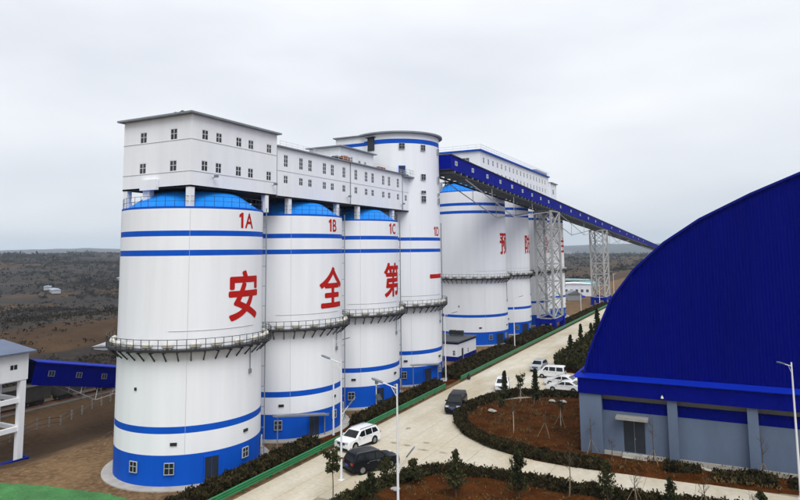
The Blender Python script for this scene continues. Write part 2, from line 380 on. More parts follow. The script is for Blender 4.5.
def poly_sheet(name, poly, z, m, kerb=None, parent=None):
    bm = bmesh.new(); vs_ = [bm.verts.new((x, y_, z)) for x, y_ in poly]; f = bm.faces.new(vs_); bmesh.ops.recalc_face_normals(bm, faces=[f])
    if f.normal.z < 0: f.normal_flip()
    r = bmesh.ops.extrude_face_region(bm, geom=[f]); bmesh.ops.translate(bm, verts=[v for v in r['geom'] if isinstance(v, bmesh.types.BMVert)], vec=(0, 0, 0))
    for v in vs_: v.co.z = -.05
    bmesh.ops.triangulate(bm, faces=[q for q in bm.faces if len(q.verts) > 4])
    me = bpy.data.meshes.new(name); bm.to_mesh(me); bm.free(); me.materials.append(m); return link(name, me, parent)
def soil_bed(name, poly, z=.12, step=.55, hump=.25):
    """raised, slightly humped bed of loose soil inside a polygon"""
    P = np.array(poly); bm = bmesh.new(); vs_ = [bm.verts.new((x, y_, z)) for x, y_ in poly]; f = bm.faces.new(vs_)
    if f.normal.z < 0 or f.calc_center_median() is None: f.normal_flip()
    x0, y0, x1, y1 = *P.min(0), *P.max(0)
    for k in range(1, int((x1 - x0) / step)):
        bmesh.ops.bisect_plane(bm, geom=bm.verts[:] + bm.edges[:] + bm.faces[:], plane_co=(x0 + k * step, 0, 0), plane_no=(1, 0, 0))
    for k in range(1, int((y1 - y0) / step)):
        bmesh.ops.bisect_plane(bm, geom=bm.verts[:] + bm.edges[:] + bm.faces[:], plane_co=(0, y0 + k * step, 0), plane_no=(0, 1, 0))
    bmesh.ops.recalc_face_normals(bm, faces=bm.faces)
    n_up = sum(q.normal.z for q in bm.faces)
    if n_up < 0: bmesh.ops.reverse_faces(bm, faces=bm.faces)
    bm.verts.ensure_lookup_table(); C = np.array([v.co[:] for v in bm.verts]); E0 = P; E1 = np.roll(P, -1, 0); dm = np.full(len(C), 1e9)
    for p, q in zip(E0, E1):
        d = q - p; tt = np.clip(((C[:, :2] - p) @ d) / (d @ d), 0, 1); dm = np.minimum(dm, np.hypot(*(C[:, :2] - p - tt[:, None] * d).T))
    h = z + hump * sst(0, 2.5, dm) * (.6 + .5 * fbm(C[:, 0], C[:, 1], 7, 3)) + sst(0, .3, dm) * .05 * fbm(C[:, 0], C[:, 1], 1.3, 2, 5) - .16 * (dm < 1e-3)
    for v, hh in zip(bm.verts, h): v.co.z = hh
    me = bpy.data.meshes.new(name); bm.to_mesh(me); bm.free(); me.materials.append(SOIL)
    me.polygons.foreach_set('use_smooth', [True] * len(me.polygons)); return tag(link(name, me), kind='structure')
def smooth_poly(p, it=2):
    for _ in range(it):
        q = []
        for i in range(len(p)):
            a, c = p[i], p[(i + 1) % len(p)]; q += [(a[0] * .75 + c[0] * .25, a[1] * .75 + c[1] * .25), (a[0] * .25 + c[0] * .75, a[1] * .25 + c[1] * .75)]
        p = q
    return p
B1 = smooth_poly([(-33.6, 82), (-31.6, 77.3), (-28.8, 73.3), (-25.2, 70.4), (-21, 68.6), (-16.4, 67.7), (-10, 67.8), (-2, 68.3), (8, 69.4), (24, 71), (24, 73.4), (-15, 73.5), (-15.2, 75), (-15.4, 98.5), (-21.4, 99), (-27.6, 96.4), (-31.2, 92), (-33.2, 87.5)])
B2 = smooth_poly([(-31.6, 40), (-31.9, 49), (-31.2, 54.2), (-29.6, 57.2), (-27.8, 60), (-25, 61.5), (-21, 61.9), (-16.7, 61.5), (-11.2, 61.3), (-7.8, 61.5), (-3, 62.1), (12, 63.6), (30, 65), (30, 40)])
B3 = smooth_poly([(-31.0, 127), (-29.8, 121.0), (-27.2, 117.2), (-15.8, 116.2), (-15.8, 196), (-31.2, 196), (-31.0, 150)])
B4 = [(-44.95, 36), (-41.55, 36), (-41.55, 330), (-44.95, 330)]
soil_bed('planting_bed', B1, hump=.45); soil_bed('planting_bed', B2, hump=.55); soil_bed('planting_bed', B3, step=1.2, hump=.4)
soil_bed('planting_strip', [(x, y_) for x, y_ in B4], z=.06, step=.8, hump=.1)
# oil and tyre stains on the road (thin sheets)
for (x, y_, sx, sy) in ((-35.6, 67.5, .55, .35), (-33.8, 67.2, .5, .3), (-32.2, 69.0, .45, .3), (-31.4, 66.5, .7, .25), (-36.8, 73.5, .3, .5), (-29, 66.5, .5, .25)):
    pts = [(x + sx * (1 + .25 * math.sin(3 * k + x)) * math.cos(k * PI / 9), y_ + sy * (1 + .25 * math.cos(2 * k + y_)) * math.sin(k * PI / 9)) for k in range(18)]
    s_ = MB(); s_.add([(a, c, .052) for a, c in pts], [tuple(range(18))]); s_.build('stain', STAIN, road)
_e = [(-64.8, 39.4), (-61.5, 40.4), (-58.2, 41.2), (-55.4, 41.6), (-52.5, 42.2), (-49.2, 42.0), (-46, 40.6)]; _p = []
for (xa, ya), (xb, yb) in zip(_e, _e[1:]):
    for q in range(8): _p.append((xa + (xb - xa) * q / 8, ya + (yb - ya) * q / 8 + random.gauss(0, .09)))
gn = poly_sheet('green_net', _p + [(-46, 40.6), (-45.8, 24), (-66, 24)], .06, GNET)
tag(gn, 'flat green net laid over soil in front of nearest silo', 'ground net')

# ------------------------------------------------------------------ lettering
def glyph(s):
    if s == '1':
        return [(.13, 0, 0), (.27, 0, 0), (.27, .70, 0), (.16, .70, 0), (.0, .60, 0), (.0, .49, 0), (.13, .56, 0)], [(0, 1, 2, 3, 6), (6, 3, 4, 5)], .36
    c = bpy.data.curves.new('t', 'FONT'); c.body = s; c.size = 1; o = bpy.data.objects.new('t', c); COL.objects.link(o)
    dg = bpy.context.evaluated_depsgraph_get(); me = bpy.data.meshes.new_from_object(o.evaluated_get(dg)); bpy.data.objects.remove(o)
    x0 = min(v.co.x for v in me.vertices); return [(v.co.x - x0, v.co.y, 0) for v in me.vertices], [tuple(p.vertices) for p in me.polygons], max(v.co.x for v in me.vertices) - x0
def lettering(name, s, h, R, z0, m, parent, off=.012, bold=.02, squeeze=1., az=0.):
    """painted characters wrapped on the silo; the heavy weight comes from overprinting the strokes, each print 1.5 mm further out"""
    V, Fc, x = [], [], 0.
    for ch in s:
        v, f, w = glyph(ch); o = len(V); V += [(a + x, b_, c) for a, b_, c in v]; Fc += [tuple(i + o for i in q) for q in f]; x += w + .08
    co = np.array(V); x0, x1, y0, y1 = co[:, 0].min(), co[:, 0].max(), co[:, 1].min(), co[:, 1].max()
    k = h / (y1 - y0) if s != '一' else h / .9; full = MB()
    prints = [(0, 0)] + ([(bold * math.cos(i * PI / 4), bold * math.sin(i * PI / 4)) for i in range(8)] if bold else [])
    for j, (dx, dy) in enumerate(prints):
        bm = bmesh.new(); vv = [bm.verts.new(((p[0] + dx - (x0 + x1) / 2) * k * squeeze, (p[1] + dy - y0) * k, 0)) for p in V]
        for q in Fc:
            try: bm.faces.new([vv[i] for i in q])
            except ValueError: pass
        w = (x1 - x0 + .1) * k * squeeze
        for i in range(1, int(w / .35) + 1):
            bmesh.ops.bisect_plane(bm, geom=bm.verts[:] + bm.edges[:] + bm.faces[:], plane_co=(-w / 2 + i * .35, 0, 0), plane_no=(1, 0, 0))
        bmesh.ops.triangulate(bm, faces=bm.faces); bm.verts.index_update(); rr_ = R + off + j * .0015
        full.add([(rr_ * math.cos(v.co.x / R + az), rr_ * math.sin(v.co.x / R + az), z0 + v.co.y) for v in bm.verts], [tuple(v.index for v in f.verts) for f in bm.faces]); bm.free()
    return full.build(name, m, parent)

# ------------------------------------------------------------------ silos
def azp(R, a, z): return (R * math.cos(a), R * math.sin(a), z)
def silo(cx, cy, R, zrim, bands, label, num, char, walk, zchar, group, lowstripe, blue, dome=True, ztop=None, wins=(), doors=(), extra_band=None, seg=112, pipes=True, numz=25.0):
    T = thing('silo', (cx, cy, 0), label, 'silo', group)
    zt = ztop or zrim
    cuts = [(0, 1), (blue, 0), (lowstripe - .65, 1), (lowstripe, 0)]
    for zz, th in bands: cuts += [(zz - th, 1), (zz, 0)]
    if ztop: cuts += [(extra_band[0], 1), (extra_band[1], 0)]
    else: cuts += [(zrim - .22, 1)]
    cuts.sort()
    prof = [(R, c[0]) for c in cuts] + [(R, zt)]; mm = [c[1] for c in cuts]
    w = MB()
    # rows of about 3 m for even quads
    w.rev(prof, seg, mats=mm)
    if not ztop: w.rev([(R, zt), (R - 1.3, zt)], seg, m=1)
    w.build('wall', [WHITE, BLUE], T, True)
    # apron ring at the foot
    a_ = MB(); a_.rev([(R + 1.1, 0), (R + 1.1, .10), (R - .02, .14)], 64); a_.build('apron', CONC, T)
    if dome:
        d_ = MB(); hd = (29.0 if R < 8 else 39.0) - zrim; d_.rev([(R - .5, zrim + .01), (R - .62, zrim + .18), (R - 2.7, zrim + hd * .86), (R - 3.2, zrim + hd * .96), (R - 4.0, zrim + hd), (.01, zrim + hd)], 64)
        d_.build('dome', DOMEB, T, True)
        r_ = MB()
        for i in range(48):
            a = i * 2 * PI / 48; r_.tube(azp(R - .12, a, zrim), azp(R - .12, a, zrim + 1.05), .022, 4)
            for zz in (.55, 1.05): r_.bar(azp(R - .12, a, zrim + zz), azp(R - .12, a + 2 * PI / 48, zrim + zz), .035)
        r_.build('railing', BLACKM, T)
    # vertical seam conductors and form joint lines
    for a in (-48, 12 + 60, 120, -125):
        c_ = MB(); c_.bar(azp(R + .01, rad(a), blue), azp(R + .01, rad(a), zrim - .3), .025, .02); c_.build('conductor', COND, T)
    # ring walkway
    Rw = R + 1.1
    k_ = MB(); k_.rev([(R + .02, walk - .16), (Rw, walk - .16), (Rw, walk + .06), (R + .02, walk + .06)], 96); wk = k_.build('walkway', BLACKM, T)
    k_ = MB(); n = 60 if R < 8 else 72
    for i in range(n):
        a = i * 2 * PI / n; k_.bar(azp(Rw - .05, a, walk), azp(Rw - .05, a, walk + 1.05), .045)
        for zz in (.5, 1.05): k_.bar(azp(Rw - .05, a, walk + zz), azp(Rw - .05, a + 2 * PI / n, walk + zz), .05)
    k_.build('railing', BLACKM, wk)
    nb = 40 if R < 8 else 48; bk = MB(); bk.bar((R - .02, 0, walk - 1.15), (Rw - .1, 0, walk - .15), .11, .11); bk.bar((R, 0, walk - .25), (Rw - .05, 0, walk - .25), .1, .14); bme = bk.mesh('bracket', BLACKM)
    for i in range(nb): link('bracket', bme, wk, None, (0, 0, i * 2 * PI / nb))
    tk = MB(); tk.tube((0, -.42, 0), (0, .42, 0), .27, 10); tk.tube((0, .42, 0), (0, .58, 0), .27, 10, .12); tk.tube((0, -.42, 0), (0, -.58, 0), .27, 10, .12)
    tk.box(-.12, .12, -.3, -.2, -.34, -.2); tk.box(-.12, .12, .2, .3, -.34, -.2); tme = tk.mesh('air_tank', TANK, True)
    nt_ = 22 if R < 8 else 26
    for i in range(nt_):
        a = (i + .35) * 2 * PI / nt_ + random.uniform(-.03, .03); link('air_tank', tme, wk, azp(R + .5, a, walk + .40), (0, 0, a))
    # conduit under the walkway
    a = rad(6); c_ = MB(); c_.tube(azp(R + .10, a, walk - .2), azp(R + .10, a, 10.2), .05, 6); c_.T = Matrix.Rotation(a, 4, 'Z'); c_.box(R + .01, R + .2, -.16, .16, 9.8, 10.25); c_.build('conduit', GREYM, T)
    # thin cable run above the walkway with a lamp
    c_ = MB()
    for i in range(14):
        a = rad(-62 + i * 5.2); c_.bar(azp(R + .03, a, walk + 1.75 + .0 * i), azp(R + .03, a + rad(5.2), walk + 1.75), .035)
    c_.build('cable_run', COND, T)
    # stand-off ladder pipe
    if pipes:
        a = rad(37 if R < 8 else 62); c_ = MB()
        for da in (-.016, .016):
            c_.tube(azp(R + .38, a + da, .4), azp(R + .38, a + da, zrim + .3), .05, 6)
        z = .8
        while z < zrim: c_.bar(azp(R + .38, a - .016, z), azp(R + .38, a + .016, z), .05); z += .45
        z = 1.
        while z < zrim: c_.bar(azp(R, a, z), azp(R + .38, a, z), .06); z += 2.2
        c_.build('ladder', GREYM, T)
    # vents
    for az_, z in ((2, blue + 1.0), (-56, blue + .9), (-88, 9.0)):
        a = rad(az_); c_ = MB(); c_.T = Matrix.Rotation(a, 4, 'Z'); c_.box(R - .02, R + .10, -.32 if az_ > -80 else -.12, .32 if az_ > -80 else .12, z, z + .28)
        for q in range(3): c_.box(R + .10, R + .13, -.3 if az_ > -80 else -.1, .3 if az_ > -80 else .1, z + .03 + q * .09, z + .07 + q * .09)
        c_.build('vent', BLACKM, T)
    for az_, z, ww, hh, cc, rw in wins:
        a = rad(az_); p = Vector(azp(R + .075, a, z)) - Vector((-math.sin(a), math.cos(a), 0)) * ww / 2
        window(T, p, a + PI / 2, ww, hh, cc, rw, d=.13, fr=.05, mt=FRAME)
    for az_, ww, hh, z in doors:
        a = rad(az_); c_ = MB(); c_.T = Matrix.Rotation(a, 4, 'Z'); c_.box(R - .1, R + .06, -ww / 2, ww / 2, z, z + hh); dr = c_.build('door', DOORM, T)
        c_ = MB(); c_.T = Matrix.Rotation(a, 4, 'Z')
        c_.box(R - .1, R + .12, -ww / 2 - .12, -ww / 2, z, z + hh); c_.box(R - .1, R + .12, ww / 2, ww / 2 + .12, z, z + hh); c_.box(R - .1, R + .12, -ww / 2 - .12, ww / 2 + .12, z + hh, z + hh + .12)
        c_.box(R + .06, R + .075, -.015, .015, z, z + hh); c_.build('door_frame', BLUE, dr)
    if num: lettering('lettering', num, 1.55, R, numz, RED, T, bold=.018, squeeze=.85)
    if char: lettering('lettering', char, 4.9, R, zchar, RED, T, bold=.026, squeeze=.92)
    return T
G1 = 'numbered silos of the near row'; SX = -52.56; SY = [52.15 + 16.68 * i for i in range(4)]
W1 = [(-87, 1.3, .95, 1.05, 2, 2), (-58.5, 1.25, .95, 1.1, 2, 2), (1, 1.5, .9, 1.0, 2, 2), (35, 1.4, .9, 1.0, 2, 2)]
st1 = [(24.66, .56), (22.71, .58)]
silo(SX, SY[0], 7.5, 27.1, st1, 'nearest white silo marked 1A with large red character', '1A', '安', 13.0, 15.5, G1, 5.65, 3.0, wins=W1, doors=[(-28.5, 1.35, 2.4, .12)])
silo(SX, SY[1], 7.5, 27.1, st1, 'white silo marked 1B, second from the left in near row', '1B', '全', 13.0, 15.4, G1, 5.65, 3.0, wins=W1[1:], doors=[(-25, 1.35, 2.4, .12)])
silo(SX, SY[2], 7.5, 27.1, st1, 'white silo marked 1C, third from the left in near row', '1C', '第', 13.0, 15.6, G1, 5.65, 3.0, wins=W1[1:], doors=[(-25, 1.35, 2.4, .12)])
TW = [(-58, 39.9, 1.05, 1.05, 2, 2), (-28, 39.75, 1.0, 1.05, 2, 2), (8, 39.6, .95, 1.05, 2, 2), (-28, 34.6, 1.0, 1.05, 2, 2), (8, 34.4, .95, 1.2, 2, 2),
      (-28, 32.25, 1.0, .5, 2, 1), (-28, 30.75, 1.0, 1.1, 2, 2), (8, 32.1, .95, .5, 2, 1), (8, 30.6, .95, 1.1, 2, 2)] + W1[1:]
s4 = silo(SX, SY[3], 7.5, 27.1, st1, 'white silo marked 1D rising into a tall round tower', '1D', '一', 13.0, 17.7, G1, 5.65, 3.0, dome=False, ztop=42.7, extra_band=(40.95, 41.75), wins=TW, doors=[(-25, 1.35, 2.4, .12), (-58, .95, 1.6, 35.3)])
k_ = MB(); k_.rev([(7.5, 42.7), (8.15, 42.75), (8.15, 43.02), (7.7, 43.06), (7.6, 42.9), (.01, 42.9)], 96); k_.build('roof', GREYM, s4)
k_ = MB(); a = rad(-102); k_.T = Matrix.Rotation(a, 4, 'Z'); k_.box(7.3, 7.62, -.75, .75, 39.9, 42.2); k_.box(7.3, 8.0, -1.0, 1.0, 42.2, 42.34); k_.build('louvre_door', DOORM, s4)
# square stair block on the tower's far left corner
def block(mb, x0, x1, y0, y1, z0, z1, m=0): mb.box(x0, x1, y0, y1, z0, z1, m)
k_ = MB(); lx, ly = -SX, -SY[3]
k_.box(-61.9 + lx, -54.5 + lx, 95.5 + ly, 104 + ly, 27, 40.98); k_.box(-61.9 + lx, -54.5 + lx, 95.5 + ly, 104 + ly, 40.98, 41.6, 1); k_.box(-61.9 + lx, -54.5 + lx, 95.5 + ly, 104 + ly, 41.6, 42.75)
k_.build('stair_block', [WHITE2, BLUE], s4)
k_ = MB(); k_.box(-62.3 + lx, -55.2 + lx, 95.1 + ly, 104.3 + ly, 42.76, 42.96); k_.build('roof', GREYM, s4)

G2 = 'silos of the far row'; SX2 = -57.0; SY2 = [149.9 + 21.3 * i for i in range(4)]
st2 = [(33.75, .7), (31.85, .7)]; W2 = [(-40, 1.3, .95, 1.15, 2, 2), (-5, 1.3, .9, 1.1, 2, 2)]
for i, (c_h, lb) in enumerate(zip('预防为主', ('larger white silo of the far row, nearest behind the small blue-trimmed hut', 'second white silo of the far row with a red character',
                                    'third white silo of the far row beside the lattice trestle', 'farthest white silo of the far row behind the lattice trestle'))):
    silo(SX2, SY2[i], 9.0, 36.7, st2, lb, None, c_h, 15.6, 21.4, G2, 7.15, 3.1, wins=W2, doors=[(-22, 2.3, 2.5, .12)])

# ------------------------------------------------------------------ buildings on top of the silos
XF = -47.56; XB = -57.5
def win_row(parent, X, zs, ys, w, h, cols=2, rows=2, inset=.1):
    for y_ in ys: window(parent, (X - inset, y_, zs), PI / 2, w, h, cols, rows)
hh = thing('head_house', (-52.5, 53.5, 29.13), 'tall white two storey house on columns above silo 1A', 'building')
ox, oy, oz = -52.5, 53.5, 29.13
HY0, HY1 = 46.5, 60.3; ysr = [47.95, 49.98, 53.1, 55.12, 58.36]; hol = []
for y_ in ysr: hol += [(y_ - HY0, y_ - HY0 + .92, 5.0, 6.08), (y_ - HY0, y_ - HY0 + .92, 1.7, 2.82)]
hol2 = []
for x in (-55.0, -50.55): hol2 += [(x - XB, x - XB + 1.02, 4.95, 6.15), (x - XB, x - XB + 1.02, 1.65, 2.82)]
w_ = MB(); HH = 7.45
w_.wall((XF - ox, HY0 - oy, 0), (0, 1, 0), HY1 - HY0, HH, (1, 0, 0), hol); w_.wall((XB - ox, HY0 - oy, 0), (1, 0, 0), XF - XB, HH, (0, -1, 0), hol2)
w_.wall((XB - ox, HY0 - oy, 0), (0, 1, 0), HY1 - HY0, HH, (-1, 0, 0)); w_.wall((XB - ox, HY1 - oy, 0), (1, 0, 0), XF - XB, HH, (0, 1, 0)); w_.build('wall', WHITE2, hh)
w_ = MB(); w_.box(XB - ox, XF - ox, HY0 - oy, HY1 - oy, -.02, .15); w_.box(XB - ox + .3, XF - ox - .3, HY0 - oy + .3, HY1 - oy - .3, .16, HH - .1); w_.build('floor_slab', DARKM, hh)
for y_ in ysr:
    for z, h in ((5.0, 1.08), (1.7, 1.12)):
        window(hh, (XF - ox - .07, y_ - oy, z), PI / 2, .92, h)
for x in (-55.0, -50.55):
    for z, h in ((4.95, 1.2), (1.65, 1.17)): window(hh, (x - ox, HY0 - oy + .07, z), 0, 1.02, h)
k_ = MB(); k_.box(XB - ox - .55, XF - ox + .5, HY0 - oy - .55, HY1 - oy + .35, HH + .01, HH + .20); k_.build('roof', GREYM, hh)
for z in (4.88, 1.58):
    k_ = MB(); k_.box(XF - ox, XF - ox + .035, HY0 - oy - .03, HY1 - oy, z, z + .05); k_.box(XB - ox, XF - ox, HY0 - oy - .035, HY0 - oy, z, z + .05); k_.build('string_course', COND, hh)
for (x, y_, sx, sy) in ((XF - .35, HY0 + .35, .3, .3), (XB + .4, HY0 + .35, .3, .3), (-53.85, HY0 + .3, .5, .3), (XF - .35, 58.6, .3, .3), (XB + .4, 58.6, .3, .3)):
    k_ = MB(); k_.box(x - sx - ox, x + sx - ox, y_ - sy - oy, y_ + sy - oy, -2.05, -.02); k_.build('column', WHITE2, hh)
k_ = MB(); k_.box(-54.4 - ox, -52 - ox, HY0 - oy - .4, HY0 - oy - .04, -.15, .95); k_.build('canopy_box', WHITE2, hh)
for i, (x, y_) in enumerate(((-50.6, 47.2), (-49.4, 47.0))):
    k_ = MB(); k_.tube((x - ox, y_ - oy, HH + .2), (x - ox, y_ - oy, HH + .5), .16, 8); k_.tube((x - ox, y_ - oy, HH + .5), (x - ox, y_ - oy, HH + .62), .28, 8, .12); k_.build('roof_vent', BLACKM, hh)
def floodlight(parent, X, y_, z):
    k_ = MB(); k_.bar((X, y_, z), (X + .45, y_, z + .12), .05); k_.box(X + .35, X + .65, y_ - .2, y_ + .2, z + .05, z + .3); k_.build('floodlight', LAMPG, parent)
floodlight(hh, XF - ox, 49.6 - oy, 1.1); floodlight(hh, XF - ox, 59.5 - oy, 1.15)

ga = thing('gallery_building', (-52.5, 79, 29.1), 'long white two storey gallery running over silos 1B and 1C', 'building')
ox, oy, oz = -52.5, 79, 29.1; GY0, GY1 = 60.36, 97.2; XG = -47.7; GH = 6.1
bay = [61.85, 65.0, 67.0, 70.35, 72.3, 75.3]
ysr = bay + [78.6, 81.6, 83.6, 87.0, 89.0, 92.1] + [95.0]; hol = []
for i, y_ in enumerate(ysr):
    hol.append((y_ - GY0, y_ - GY0 + .85, 1.7, 2.72))
    if i < 12: hol.append((y_ - GY0, y_ - GY0 + .85, 3.75, 5.3))
w_ = MB(); w_.wall((XG - ox, GY0 - oy, 0), (0, 1, 0), GY1 - GY0, GH, (1, 0, 0), hol); w_.wall((XB - ox, GY0 - oy, 0), (0, 1, 0), GY1 - GY0, GH, (-1, 0, 0)); w_.build('wall', WHITE2, ga)
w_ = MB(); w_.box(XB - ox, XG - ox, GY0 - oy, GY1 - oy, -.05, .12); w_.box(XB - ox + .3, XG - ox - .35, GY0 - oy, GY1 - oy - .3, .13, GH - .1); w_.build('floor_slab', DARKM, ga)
for i, y_ in enumerate(ysr):
    window(ga, (XG - ox - .07, y_ - oy, 1.7), PI / 2, .85, 1.02)
    if i < 12: window(ga, (XG - ox - .07, y_ - oy, 3.75), PI / 2, .85, 1.55, 2, 3)
k_ = MB(); k_.box(XB - ox - .3, XG - ox + .32, GY0 - oy, GY1 - oy - 1.2, GH + .01, GH + .17); k_.build('roof', GREYM, ga)
k_ = MB(); k_.box(XG - ox, XG - ox + .03, GY0 - oy, GY1 - oy, 3.2, 3.25); k_.build('string_course', COND, ga)
for y_ in (60.42, 77.4, 94.1):
    k_ = MB(); k_.bar((XG - ox + .05, y_ - oy, -.05), (XG - ox + .05, y_ - oy, GH), .09); k_.build('drainpipe', GREYM, ga)
k_ = MB(); y_ = GY0 + .5
while y_ < GY1 - 1.5:
    k_.bar((XG - ox + .2, y_ - oy, GH + .17), (XG - ox + .2, y_ - oy, GH + .75), .03); y_ += 1.2
for z in (.45, .75): k_.bar((XG - ox + .2, GY0 + .5 - oy, GH + z), (XG - ox + .2, GY1 - 1.5 - oy, GH + z), .03)
k_.build('roof_railing', FRAMEW, ga)
for cyy in SY[1:3]:
    for d in (-5.5, 5.5):
        for x in (XG - .4, XB + .4):
            k_ = MB(); k_.box(x - .3 - ox, x + .3 - ox, cyy + d - .3 - oy, cyy + d + .3 - oy, -2.0, -.05); k_.build('column', WHITE2, ga)
for y_ in (76.5, 93.6): floodlight(ga, XG - ox, y_ - oy, .95)
# raised upper storey set back on the gallery roof
k_ = MB(); k_.wall((-51.6 - ox, 80.8 - oy, GH + .18), (0, 1, 0), 10.4, 3.05, (1, 0, 0), [(3.0, 3.8, .9, 1.9), (5.4, 6.2, .6, 1.6), (7.2, 8.0, .6, 1.6)])
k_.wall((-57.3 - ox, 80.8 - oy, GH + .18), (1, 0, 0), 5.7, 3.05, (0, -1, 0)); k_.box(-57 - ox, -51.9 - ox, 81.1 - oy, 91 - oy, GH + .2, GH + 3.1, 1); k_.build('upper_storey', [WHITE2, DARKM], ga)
for y0, z0 in ((83.8, .9), (86.2, .6), (88.0, .6)): window(ga, (-51.67 - ox, y0 - oy, GH + .18 + z0), PI / 2, .8, 1.0)
k_ = MB(); k_.box(-57.8 - ox, -51.1 - ox, 80.3 - oy, 91.6 - oy, GH + 3.25, GH + 3.42); k_.build('upper_roof', GREYM, ga)
# landing with a door rail where the gallery roof meets the tower
k_ = MB(); k_.box(-48.6 - ox, -46.9 - ox, 94.2 - oy, 97.4 - oy, GH - .35, GH - .15)
for x, y_ in ((-47, 94.3), (-47, 95.8), (-47, 97.3), (-48.4, 97.3)): k_.bar((x - ox, y_ - oy, GH - .15), (x - ox, y_ - oy, GH + .9), .04)
k_.bar((-47 - ox, 94.3 - oy, GH + .9), (-47 - ox, 97.3 - oy, GH + .9), .04); k_.bar((-47 - ox, 94.3 - oy, GH + .4), (-47 - ox, 97.3 - oy, GH + .4), .04); k_.build('landing', GREYM, ga)
for lb, m_, x, y_, sx, sy, h in (('dark heap of equipment lying on the gallery roof edge', BLACKM, -48.1, 74.5, .5, .7, .5), ('rust red crate standing on the gallery roof', RUST, -48.3, 76.9, .45, .75, .85), ('flat rusty orange bundle on the gallery roof near the tower', RUST, -48.3, 87.6, .45, .9, .45)):
    k_ = MB(); k_.box(-sx, sx, -sy, sy, 0, h * .8); k_.box(-sx * .8, sx * .5, -sy * .7, sy * .8, h * .8, h); k_.bar((-sx, -sy * .5, h * .4), (sx + .1, -sy * .5, h * .4), .1); k_.bar((-sx, sy * .5, h * .4), (sx + .1, sy * .5, h * .4), .1)
    tag(k_.build('roof_equipment', m_, None, loc=(x, y_, 29.1 + GH + .17)), lb, 'equipment')

g2 = thing('gallery_building', (-57, 180, 39.3), 'long white top house with roof railing over the far silos', 'building')
ox, oy, oz = -57, 180, 39.3; QY0, QY1, QX, QXB, QH = 143.8, 211.5, -51.6, -62.5, 7.2; hol = []; ysr = [146 + 3.55 * i for i in range(18)]
for y_ in ysr:
    for z in (1.6, 4.4): hol.append((y_ - QY0, y_ - QY0 + 1.15, z, z + 1.5))
w_ = MB(); w_.wall((QX - ox, QY0 - oy, 0), (0, 1, 0), QY1 - QY0, QH, (1, 0, 0), hol); w_.wall((QXB - ox, QY0 - oy, 0), (1, 0, 0), QX - QXB, QH, (0, -1, 0), [(6.2, 8.2, 4.3, 5.7)])
w_.wall((QXB - ox, QY0 - oy, 0), (0, 1, 0), QY1 - QY0, QH, (-1, 0, 0)); w_.wall((QXB - ox, QY1 - oy, 0), (1, 0, 0), QX - QXB, QH, (0, 1, 0)); w_.build('wall', WHITE2, g2)
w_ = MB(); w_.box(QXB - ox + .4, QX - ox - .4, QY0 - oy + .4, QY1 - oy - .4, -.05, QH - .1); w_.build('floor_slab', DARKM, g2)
for y_ in ysr:
    for z in (1.6, 4.4): window(g2, (QX - ox - .07, y_ - oy, z), PI / 2, 1.15, 1.5, fr=.1)
window(g2, (QXB + 6.2 - ox, QY0 - oy + .07, 4.3), 0, 2.0, 1.4, fr=.1)
k_ = MB(); k_.box(QXB - ox - .5, QX - ox + .5, QY0 - oy - .5, QY1 - oy + .3, QH + .01, QH + .35); k_.build('roof', BLUE, g2)
k_ = MB(); y_ = QY0
while y_ < QY1: k_.bar((QX - ox + .35, y_ - oy, QH + .35), (QX - ox + .35, y_ - oy, QH + 1.5), .06); y_ += 2.0
x = QXB
while x < QX: k_.bar((x - ox, QY0 - oy - .3, QH + .35), (x - ox, QY0 - oy - .3, QH + 1.5), .06); x += 2.0
for z in (.9, 1.5): k_.bar((QX - ox + .35, QY0 - oy - .3, QH + z), (QX - ox + .35, QY1 - oy, QH + z), .07); k_.bar((QXB - ox, QY0 - oy - .3, QH + z), (QX - ox + .35, QY0 - oy - .3, QH + z), .07)
k_.build('roof_railing', FRAMEW, g2)
k_ = MB(); k_.box(-60 - ox, -51.9 - ox, 198 - oy, 211 - oy, QH + .36, QH + 1.5); k_.build('roof_house', GREYM, g2)
k_ = MB(); k_.box(-61.5 - ox, -51 - ox, 211.6 - oy, 220 - oy, -.6, 5.4); k_.build('end_house', WHITE2, g2)
k_ = MB(); k_.box(-62 - ox, -50.5 - ox, 211.55 - oy, 220.5 - oy, 5.42, 5.7); k_.build('end_roof', GREYM, g2)
window(g2, (-51 - ox + .01, 214 - oy, 1.8), PI / 2, 2.0, 1.6, fr=.1, d=.08)
for cyy in SY2:
    for d in (-6.5, 6.5):
        for x in (QX - .5, QXB + .5):
            k_ = MB(); k_.box(x - .4 - ox, x + .4 - ox, cyy + d - .4 - oy, cyy + d + .4 - oy, 36.7 - oz, -.05); k_.bar((x - ox, cyy + d - oy, 36.7 - oz), (x - ox, cyy + d * .45 - oy, -.1), .22); k_.build('column', STEEL, g2)

